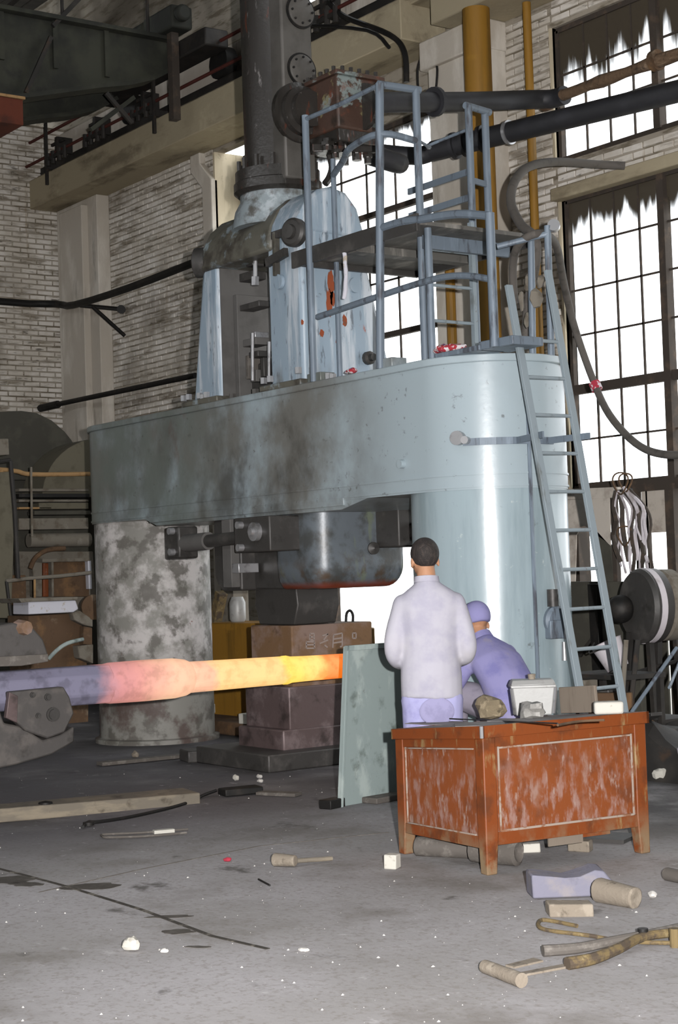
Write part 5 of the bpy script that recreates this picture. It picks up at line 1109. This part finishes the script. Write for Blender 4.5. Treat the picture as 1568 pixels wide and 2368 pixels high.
tr.loft([((0, 0, .76), V((.168, 0, 0)), V((0, .118, 0))), ((0, 0, .90), V((.158, 0, 0)), V((0, .11, 0))), ((0, 0, .98), V((.145, 0, 0)), V((0, .1, 0)))])
for s in (-1, 1): limb(tr, [(s * .086, -.005, .80), (s * .092, .015, .48), (s * .097, -.02, .09)], [.094, .080, .072])
for v in tr.v: v += noise.noise_vector(v * 8) * .006
solid(tr, 'trousers', 'trouser_blue', m1, .012, 4)
pk_ = MB().ball((.02, -.112, .745), .10, .013, .08, 24, 14); q = bpy.data.objects.new('back_patch', pk_.mesh('back_patch', mat='patch')); COL.objects.link(q); q.parent = m1; q['label'] = 'darker worn seat patch'
for s in (-1, 1):
    sh = MB().ball((s * .1, .05, .045), .045, .135, .05, 16, 10)
    for v in sh.v: v.z = max(v.z, .0)
    q = bpy.data.objects.new('shoe', sh.mesh('shoe', mat='shoe')); COL.objects.link(q); q.parent = m1

# 2: the man who sits bent forward behind the desk, turned towards the forging
sx_, sy_ = -7.785, 6.855
st = thing('wooden_crate', 'low wooden crate the crouching man sits on', 'crate', (sx_, sy_, 0))
m2 = person('man in violet blue jacket and cap sitting bent forward behind the desk', Vector((sx_, sy_, 0)), math.radians(84))
m2.scale = (.955, .955, .955)
RZ = Matrix.Rotation(math.radians(84), 3, 'Z')
cr0 = Vector((sx_, sy_, 0))
for k in range(5):
    for sdy in (-1, 1):
        p = cr0 + RZ @ V((0, sdy * .17 - .04, .05 + k * .11)); MB().obox(p, .40, .02, .10, math.radians(84)).build('slat', 'old_wood', st, .004)
for sx in (-1, 1):
    for sdy in (-1, 1): MB().obox(cr0 + RZ @ V((sx * .18, sdy * .15 - .04, .29)), .04, .04, .58, math.radians(84)).build('corner_post', 'old_wood', st)
MB().obox(cr0 + RZ @ V((0, -.04, .555)), .42, .38, .02, math.radians(84)).build('top_board', 'old_wood', st, .004)
hc2 = V((.02, .36, 1.255)); H2R = Matrix.Rotation(math.radians(-6), 3, 'Z') @ Matrix.Rotation(math.radians(-24), 3, 'X')
b2 = MB(); head(b2, hc2, H2R)
limb(b2, [(0, .24, 1.08), (.01, .33, 1.2)], [.06, .055])
b2.loft([((0, -.02, .66), V((.14, 0, 0)), V((0, .10, .0))), ((0, .03, .82), V((.13, 0, 0)), V((0, .085, -.03))), ((0, .13, .97), V((.15, 0, 0)), V((0, .08, -.05))), ((0, .24, 1.09), V((.10, 0, 0)), V((0, .05, -.04)))])
for s in (-1, 1):
    limb(b2, [(s * .165, .21, 1.05), (s * .21, .30, .86), (s * .12, .50, .80)], [.045, .036, .026])
    limb(b2, [(s * .09, .0, .68), (s * .12, .40, .74), (s * .12, .36, .30)], [.075, .055, .04])
    hand(b2, V((s * .12, .50, .80)), (-s * .3, .9, -.25), (0, .3, 1), (-s * .9, .2, .2))
solid(b2, 'body', 'skin', m2, .0085, 4)
hair_cap(hc2, H2R, 'hair', 'hair', m2, .0, 1.0, 1.02)
hair_cap(hc2 + V((0, 0, .012)), H2R, 'cap', 'jacket_blue', m2, -.03, 1.0, 1.16)
bm_ = MB(); k = MB().ball((0, 0, 0), .07, .05, .008, 20, 8); bm_.add([hc2 + H2R @ (v + V((0, .105, .055))) for v in k.v], k.f)
q = bpy.data.objects.new('cap_peak', bm_.mesh('cap_peak', mat='jacket_blue')); COL.objects.link(q); q.parent = m2
for s in (-1, 1):
    e = hc2 + H2R @ V((s * .03, .078, -.005)); q = bpy.data.objects.new('eye', MB().ball(e, .011, .011, .011, 12, 8).mesh('eye', mat='eye')); COL.objects.link(q); q.parent = m2
j2 = MB()
j2.loft([((0, -.10, .66), V((.19, 0, 0)), V((0, .17, .02))), ((0, -.06, .78), V((.185, 0, 0)), V((0, .16, -.03))), ((0, .02, .90), V((.185, 0, 0)), V((0, .13, -.06))), ((0, .12, 1.01), V((.19, 0, 0)), V((0, .10, -.07))), ((0, .21, 1.085), V((.16, 0, 0)), V((0, .075, -.06))), ((.005, .27, 1.14), V((.085, 0, 0)), V((0, .065, -.045)))])
for s in (-1, 1): limb(j2, [(s * .15, .19, 1.04), (s * .205, .24, .93), (s * .215, .32, .84), (s * .13, .46, .805)], [.068, .064, .058, .046])
for v in j2.v: v += noise.noise_vector(v * 7) * .009 + noise.noise_vector(V((v.x * 5, v.y * 14, v.z * 14))) * .005
solid(j2, 'jacket', 'jacket_blue', m2, .012, 4)
q = bpy.data.objects.new('collar', MB().lathe([(.066, 0), (.078, .0), (.070, .05), (.060, .052)], (.005, .265, 1.135), (0, .62, .8), 28).mesh('collar', mat='jacket_blue')); COL.objects.link(q); q.parent = m2
t2 = MB(); t2.ball((0, -.04, .68), .17, .15, .10)
for s in (-1, 1): limb(t2, [(s * .09, .0, .70), (s * .135, .41, .76), (s * .13, .38, .30)], [.112, .100, .07])
for v in t2.v: v += noise.noise_vector(v * 8) * .008
solid(t2, 'trousers', 'trouser_grey', m2, .012, 4)
for s in (-1, 1):
    sh = MB().ball((s * .125, .42, .245), .045, .13, .05, 16, 10)
    for v in sh.v: v.z = max(v.z, .2)
    q = bpy.data.objects.new('shoe', sh.mesh('shoe', mat='shoe')); COL.objects.link(q); q.parent = m2
tag(MB().obox(cr0 + RZ @ V((0, .42, .1)), .5, .3, .198, math.radians(84)).build('foot_block', 'cast', bev=.01), 'dark steel block under the feet of the crouching man', 'block')

# ------------------------------------------------------------------ furnace corner at the far left
fz = thing('furnace', 'dark arched furnace with pipes and rusty panels behind the tongs', 'furnace', (-18.6, 7.5, 0))
FX = -18.2
q = lambda x, y, X=FX: at(x, y, X=X)
def fpanel(name, pts, x0, x1, mt, bev=.01):
    poly = [(at(x, y, X=x1).y, at(x, y, X=x1).z) for x, y in pts]
    return MB().prism(poly, (x0, 0, 0), (0, 1, 0), (0, 0, 1), (x1 - x0, 0, 0)).build(name, mt, fz, bev)
fpanel('hood', [(-120, 1015), (-70, 968), (0, 952), (50, 950), (85, 955), (120, 972), (150, 998), (166, 1018), (190, 1060), (195, 1110), (-120, 1110)], -20.0, -19.2, 'furnace_dark')
n = 18; ctr = (235, 1150)
fpanel('drum', [(100, 1150)] + [(235 - 137 * math.cos(PI / 2 * k / n * 1.6), 1150 - 137 * math.sin(PI / 2 * k / n * 1.6)) for k in range(n + 1)] + [(330, 1150)], -19.2, -18.6, 'furnace_olive')
fpanel('back_wall', [(-120, 1100), (330, 1100), (330, 1720), (-120, 1720)], -19.8, -19.3, 'furnace_dark')
fpanel('lower_casing', [(40, 1275), (215, 1275), (225, 1420), (40, 1420)], -19.2, -18.7, 'furnace_grey')
MB().path([q(-30, 1088), q(0, 1086), q(40, 1090), q(75, 1097), q(207, 1096)], .028, 10).build('tan_pipe', 'tan_pipe', fz)
MB().path([q(3, 1088), q(0, 1105), q(-8, 1130)], .03, 10).build('pipe_elbow', 'tan_pipe', fz)
for y, h, mt, x0, x1 in ((1133, .035, 'furnace_grey', 44, 206), (1146, .05, 'iron_black', 44, 208), (1158, .03, 'furnace_grey', 44, 205), (1170, .08, 'furnace_olive', 90, 205), (1175, .025, 'tan_pipe', 44, 120), (1186, .05, 'furnace_dark', 80, 210), (1212, .14, 'furnace_grey', 44, 205)):
    a, b = q(x0, y, -18.5), q(x1, y, -18.5); MB().box(-18.7, -18.5, a.y, b.y, a.z - h / 2, a.z + h / 2).build('cross_beam', mt, fz, .008)
a, b = q(66, 1250, -18.45), q(206, 1248, -18.45)
MB().tube(a, b, .085, 22).build('roller', 'furnace_grey', fz)
MB().path([q(70, 1315), q(82, 1290), q(110, 1272), q(150, 1268)], .03, 10).build('curved_pipe', 'rust', fz)
for pts, mt, x1 in (([(100, 1302), (113, 1302), (113, 1380), (100, 1380)], 'desk', -18.55), ([(122, 1300), (205, 1298), (207, 1380), (124, 1380)], 'rust', -18.5), ([(76, 1300), (98, 1300), (98, 1380), (78, 1380)], 'furnace_grey', -18.52), ([(22, 1330), (60, 1330), (62, 1400), (26, 1400)], 'rust', -18.52)):
    fpanel('door_panel', pts, x1 - .12, x1, mt)
fpanel('frame_bar', [(98, 1292), (210, 1290), (210, 1298), (98, 1300)], -18.6, -18.42, 'furnace_grey', .004)
fpanel('frame_bar', [(203, 1296), (211, 1296), (213, 1362), (206, 1362)], -18.6, -18.42, 'pale', .004)
fpanel('frame_bar', [(119, 1298), (124, 1298), (125, 1380), (120, 1380)], -18.6, -18.46, 'furnace_grey', .004)
pillar = fpanel('brick_pier', [(-120, 1100), (28, 1090), (34, 1200), (30, 1330), (26, 1430), (-120, 1430)], -18.4, -17.6, 'furnace_olive', .012)
fpanel('pale_cap', [(-120, 1018), (20, 1014), (22, 1052), (-120, 1058)], -18.4, -17.7, 'furnace_grey', .01)
rl_ = thing('guard_rail', 'thin dark guard railing in front of the furnace', 'railing', (-17.3, 7.2, 0))
r2 = lambda x, y: at(x, y, X=-17.3)
MB().path([r2(24, 1066), r2(34, 1180), r2(42, 1338)], .028, 8, 1).build('post', 'dark_steel', rl_)
MB().path([r2(-40, 1074), r2(24, 1064)], .025, 8, 1).build('rail', 'dark_steel', rl_)
MB().path([r2(14, 1344), r2(60, 1338), r2(140, 1332), r2(212, 1324)], .022, 8, 1).build('rail', 'furnace_grey', rl_)
MB().path([r2(15, 1344), r2(26, 1432), r2(34, 1560), r2(38, 1720)], .02, 8, 1).build('post', 'dark_steel', rl_)
MB().path([r2(80, 1336), r2(82, 1560), r2(84, 1715)], .014, 8, 1).build('post', 'tan_pipe', rl_)
MB().path([r2(72, 1080), r2(74, 1240)], .014, 8, 1).build('thin_post', 'furnace_grey', rl_)
# bench and rusty trough
bn = thing('charging_bench', 'rusty charging bench with a pale tray left of the worn column', 'bench', (-16.6, 7.2, 0))
def bpanel(name, pts, x0, x1, mt, bev=.01, par=bn):
    poly = [(at(x, y, X=x1).y, at(x, y, X=x1).z) for x, y in pts]
    return MB().prism(poly, (x0, 0, 0), (0, 1, 0), (0, 0, 1), (x1 - x0, 0, 0)).build(name, mt, par, bev)
bpanel('tray', [(66, 1392), (175, 1388), (182, 1408), (170, 1416), (66, 1421)], -16.9, -16.5, 'pale')
bpanel('tray_rim', [(42, 1384), (180, 1380), (180, 1387), (68, 1392), (50, 1394)], -17.0, -16.48, 'furnace_grey', .004)
bpanel('trough', [(66, 1424), (168, 1418), (190, 1440), (196, 1500), (205, 1560), (205, 1722), (90, 1722), (66, 1500)], -17.1, -16.55, 'rust')
bpanel('bracket', [(168, 1418), (185, 1412), (215, 1432), (215, 1450), (196, 1446), (172, 1434)], -16.6, -16.45, 'furnace_grey')
bpanel('post', [(194, 1448), (214, 1452), (214, 1492), (192, 1490)], -16.7, -16.45, 'rust')
bpanel('footing', [(180, 1494), (216, 1490), (216, 1535), (184, 1522)], -16.7, -16.42, 'furnace_grey')
MB().path([at(112, 1524, X=-16.45), at(130, 1505, X=-16.42), at(155, 1488, X=-16.42), at(192, 1478, X=-16.45)], .022, 10).build('hose', 'plate', bn)
MB().lathe([(.10, 0), (.14, 0), (.14, .06), (.10, .06)], at(214, 1404, X=-16.5), (1, -.2, 0), 22).build('hand_wheel', 'rust', bn)
# behind the hammer gap on the left
tag(MB().box(-14.4, -13.6, 9.6, 10.2, 0, .98).build('ochre_cabinet', 'ochre', bev=.015), 'ochre steel cabinet standing behind the anvil', 'cabinet')
a = at(476, 1440, Y=9.0); b = at(600, 1440, Y=9.0)
tag(MB().box(a.x, b.x, 9.0, 9.5, 0, a.z).build('ochre_locker', 'ochre', bev=.015), 'ochre steel locker seen between the worn column and the anvil', 'cabinet')
a = at(545, 1420, Y=9.2)
tag(MB().lathe([(0, 0), (.07, 0), (.085, .03), (.085, .2), (.06, .26), (0, .26)], (a.x + .04, 9.2, at(545, 1440, Y=9.0).z), (0, 0, 1), 20).build('white_jar', 'white_tin'), 'white jar on top of the ochre locker', 'jar')
a = at(508, 1365, Y=9.6)
tag(MB().bar(at(497, 1441, Y=9.2), at(512, 1370, Y=9.2), .10, .10, (1, 0, 0)).build('yellow_lever', 'yellow_rust'), 'slanting yellow lever behind the worn left column', 'lever')
tag(MB().box(at(512, 1400, Y=9.8).x, at(540, 1400, Y=9.8).x, 9.8, 10.0, 0, 1.9).build('grey_post', 'furnace_grey'), 'grey upright behind the ochre locker', 'post')
for x, y, nm in ((502, 1637, 'white firebrick on the floor by the foot of the worn column'), (580, 1662, 'white firebrick on the floor by the anvil foot')):
    tag(MB().obox(at(x, y, Z=.182), .23, .11, .10, .2).build('firebrick', 'firebrick', bev=.008), nm, 'brick')
tag(MB().box(-15.3, -13.1, 8.53, 8.98, 0, .13).build('steel_step', 'rust', bev=.02), 'rusty step block behind the anvil that carries white firebricks', 'block')

# ------------------------------------------------------------------ scrap corner at the right
tn = thing('sheet_hopper', 'tan sheet hopper with a pointed opening behind the ladder', 'hopper', (-10.9, 10.2, 0))
hy = 10.1
h2 = lambda x, y: (at(x, y, Y=hy).x, at(x, y, Y=hy).z)
def hpanel(name, pts, t, mt, par, y=hy, bev=.004):
    poly = [(at(x, y_, Y=y).x, at(x, y_, Y=y).z) for x, y_ in pts]
    return MB().prism(poly, (0, y, 0), (1, 0, 0), (0, 0, 1), (0, t, 0)).build(name, mt, par, bev)
hpanel('top_band', [(1296, 1132), (1428, 1126), (1432, 1152), (1296, 1156)], .05, 'hopper', tn)
hpanel('sheet', [(1300, 1156), (1410, 1152), (1412, 1262), (1366, 1228), (1356, 1218), (1349, 1216), (1341, 1219), (1333, 1238), (1330, 1345), (1300, 1345)], .012, 'hopper', tn)
hpanel('dark_funnel', [(1376, 1222), (1412, 1262), (1420, 1345), (1392, 1345)], .03, 'furnace_dark', tn)
hpanel('upright', [(1410, 1150), (1420, 1150), (1428, 1345), (1418, 1345)], .05, 'win_frame', tn)
hpanel('base', [(1300, 1345), (1470, 1345), (1490, 1750), (1300, 1770)], .06, 'furnace_dark', tn)
hpanel('brace', [(1340, 1515), (1374, 1470), (1378, 1474), (1346, 1520)], -.03, 'dark_steel', tn)
hpanel('dark_leg', [(1368, 1350), (1388, 1350), (1402, 1640), (1384, 1640)], -.05, 'iron_black', tn)
cl0 = thing('strip_bundle', 'bundle of pale strips and wire loops hanging by the window', 'strips', at(1455, 1200, Y=9.9))
rs = random.Random(3)
for k in range(13):
    x = 1418 + k * 6.5; yb = 1290 + rs.uniform(0, 40)
    pts = [at(1440 + (k - 6) * 2.5, 1135 + rs.uniform(-8, 8), Y=9.9)]
    for j in range(1, 6): pts.append(at(x + rs.uniform(-7, 7) + j * 2.2, 1140 + (yb - 1140) * j / 5, Y=9.9 + rs.uniform(-.05, .05)))
    MB().path(pts, rs.uniform(.009, .022), 6, 3).build('strip', 'strip' if k % 3 else 'win_frame', cl0)
for x, y, r in ((1435, 1118, 24), (1447, 1116, 20), (1444, 1240, 22)):
    c = at(x, y, Y=9.88); rr_ = r / 265
    MB().path([c + Vector((rr_ * math.cos(t) * .9, .02 * math.sin(2 * t), rr_ * math.sin(t))) for t in [2 * PI * i / 12 for i in range(13)]], .007, 6, 3).build('wire_loop', 'rust', cl0)
MB().bar(at(1424, 1136, Y=9.92), at(1462, 1132, Y=9.92), .02, .02).bar(at(1440, 1134, Y=9.92), at(1440, 1134, Y=11.0), .02, .02).build('hook_bar', 'dark_steel', cl0)
# drum of the blower
c = at(1472, 1402, Y=9.2)
bw = thing('blower_drum', 'big dark round blower drum standing by the window', 'blower', (c.x, c.y, 0))
MB().lathe([(0, 0), (.26, 0), (.285, .03), (.285, .16), (.24, .19), (0, .19)], c, (.25, .95, 0), 40).build('casing', 'cast', bw, 0, 30)
MB().lathe([(0, .18), (.26, .18), (.275, .20), (.275, .30), (.25, .33), (0, .33)], c, (.25, .95, 0), 40).build('rear_casing', 'furnace_grey', bw, 0, 30)
MB().lathe([(.286, .05), (.29, .05), (.29, .10), (.286, .10)], c, (.25, .95, 0), 40).build('band', 'strip', bw, 0, 30)
MB().ball(c + Vector((-.14, -.03, -.02)), .11, .10, .11, 18, 12).build('motor', 'iron_black', bw)
for dx, dy in ((-.16, .02), (.12, .05), (-.12, .3), (.16, .32)): MB().bar(Vector((c.x + dx, c.y + dy, 0)), Vector((c.x + dx * .6, c.y + dy, c.z - .2)), .05, .04, (1, 0, 0)).build('leg', 'dark_steel', bw)
MB().box(c.x - .25, c.x + .25, c.y - .02, c.y + .36, .32, .37).build('stand_frame', 'dark_steel', bw)
# bucket on a rack, sloping bars and scrap
c = at(1404, 1508, Y=8.9)
rk = thing('scrap_rack', 'low dark steel rack standing behind the ladder', 'rack', (c.x, 8.9, 0))
MB().box(c.x - .3, c.x + .35, 8.7, 9.15, c.z - .19, c.z - .155).build('shelf', 'dark_steel', rk)
for dx, dy in ((-.28, 8.72), (.32, 8.72), (-.28, 9.12), (.32, 9.12)): MB().box(c.x + dx - .02, c.x + dx + .02, dy - .02, dy + .02, 0, c.z - .155).build('leg', 'dark_steel', rk)
bu = thing('bucket', 'dented pale bucket tipped on the rack behind the ladder', 'bucket', (c.x, 8.9, c.z - .155))
MB().lathe([(.0, 0), (.085, 0), (.12, .21), (.128, .215), (.112, .21), (.08, .012), (0, .012)], (c.x + .09, 8.92, c.z - .12), (-.35, -.2, .9), 24).build('shell', 'strip', bu, 0, 30)
MB().path([(c.x - .09, 8.86, c.z + .07), (c.x + .0, 8.72, c.z + .0), (c.x + .13, 8.86, c.z + .08)], .006, 6).build('handle', 'dark_steel', bu)
sb = [((1490, 1605), (1565, 1498), .014, 'rail', 'thin pale bar leaning over the scrap beyond the desk'), ((1548, 1590), (1572, 1530), .012, 'rail', 'short pale bar leaning at the edge of the scrap'),
      ((1450, 1560), (1600, 1520), .016, 'dark_steel', 'dark bar lying across the scrap behind the blower'), ((1462, 1600), (1475, 1480), .02, 'dark_steel', 'dark upright bar between the ladder and the blower'), ((1440, 1600), (1448, 1480), .018, 'furnace_grey', 'grey upright bar close behind the ladder')]
for kk, ((x0, y0), (x1, y1), r, mt, nm) in enumerate(sb):
    A, B = at(x0, y0, Y=8.5 + (0, 0, .9, .35, .12)[kk]), at(x1, y1, Y=8.9 + (0, 0, .6, -.03, -.26)[kk])
    if A.z > .1: A = A + (A - B) * ((A.z) / max(B.z - A.z, .15)) if B.z - A.z > .15 else A
    tag(MB().path([A, B], r, 8, 1).build('scrap_bar', mt), nm, 'bar')
# the scrap heap: a low mound of fused scale with loose plates and bars lying on it
rs = random.Random(11)
hx, hy2 = at(1545, 1700, Y=9.1).x, 9.1
nx, ny = 22, 14; vs = []; x0, x1, y0, y1 = hx - .62, hx + 1.7, 8.62, 9.62
for i in range(nx + 1):
    for j in range(ny + 1):
        u, v = i / nx, j / ny; e = min(1, 4 * u * (1 - u) * 1.6) * min(1, 4 * v * (1 - v) * 1.6)
        x, y = x0 + (x1 - x0) * u, y0 + (y1 - y0) * v
        vs.append((x, y, .40 * e * (.75 + .5 * noise.noise(Vector((x * 2.4, y * 2.4, 3)))) + .05 * e * noise.noise(Vector((x * 9, y * 9, 1))) - .01))
fs = [(i * (ny + 1) + j, (i + 1) * (ny + 1) + j, (i + 1) * (ny + 1) + j + 1, i * (ny + 1) + j + 1) for i in range(nx) for j in range(ny)]
tag(MB().add(vs, fs).build('scrap_mound', 'dark_steel', ang=20), 'dark mound of fused scrap by the window beyond the desk', 'scrap')
def mound(x, y):
    i = min(nx, max(0, round((x - x0) / (x1 - x0) * nx))); j = min(ny, max(0, round((y - y0) / (y1 - y0) * ny))); return max(0, vs[i * (ny + 1) + j][2])
looks = ('flat grey plate', 'pale bent strip', 'rusty offcut', 'dusty dark block', 'thin grey strip', 'rusty flat bar', 'lilac grey plate', 'short dark bar', 'bent rusty plate', 'pale plate edge', 'dark angle piece', 'small rusty lump')
where = ('nearest the ladder foot', 'just beyond the ladder foot', 'at the near edge of the mound', 'on the crest of the mound', 'under the leaning pale bar', 'below the blower legs', 'half way along the mound', 'at the outer end of the mound', 'lowest on the near slope', 'behind the crest', 'next to the outer end', 'at the far foot of the mound')
mts = ('furnace_grey', 'strip', 'rust', 'cast', 'furnace_grey', 'rust', 'lilac_block', 'dark_steel', 'rust', 'strip', 'dark_steel', 'rust')
for k in range(12):
    x = x0 + .2 + k * .15; y = 8.8 + (k * 5 % 7) * .07; z = max(mound(x, y), .05)
    L_, W_, H_ = rs.uniform(.18, .36), rs.uniform(.04, .12), rs.uniform(.02, .06)
    tag(MB().obox((x, y, z + H_ / 2 + .005), L_, W_, H_, rs.uniform(-.4, 1.2), rs.uniform(-.2, .2), rs.uniform(-.3, .3)).build('scrap_piece', mts[k], bev=.004), looks[k] + ' ' + where[k] + ', in the scrap heap', 'scrap')
for k, (px, py) in enumerate(((1330, 1570), (1372, 1590), (1410, 1600), (1352, 1625))):
    p = at(px, py, Y=8.75 + .22 * (k == 3)); 
    tag(MB().obox((p.x, p.y, p.z / 2), .34, .14, p.z, .3 * k).jitter(.01, 8).build('steel_block', ('furnace_grey', 'cast', 'rust', 'furnace_grey')[k], bev=.01), ('dusty block standing behind the tan board', 'dark block behind the ladder foot', 'rusty block low behind the ladder rungs', 'grey block just above the white firebrick')[k], 'block')
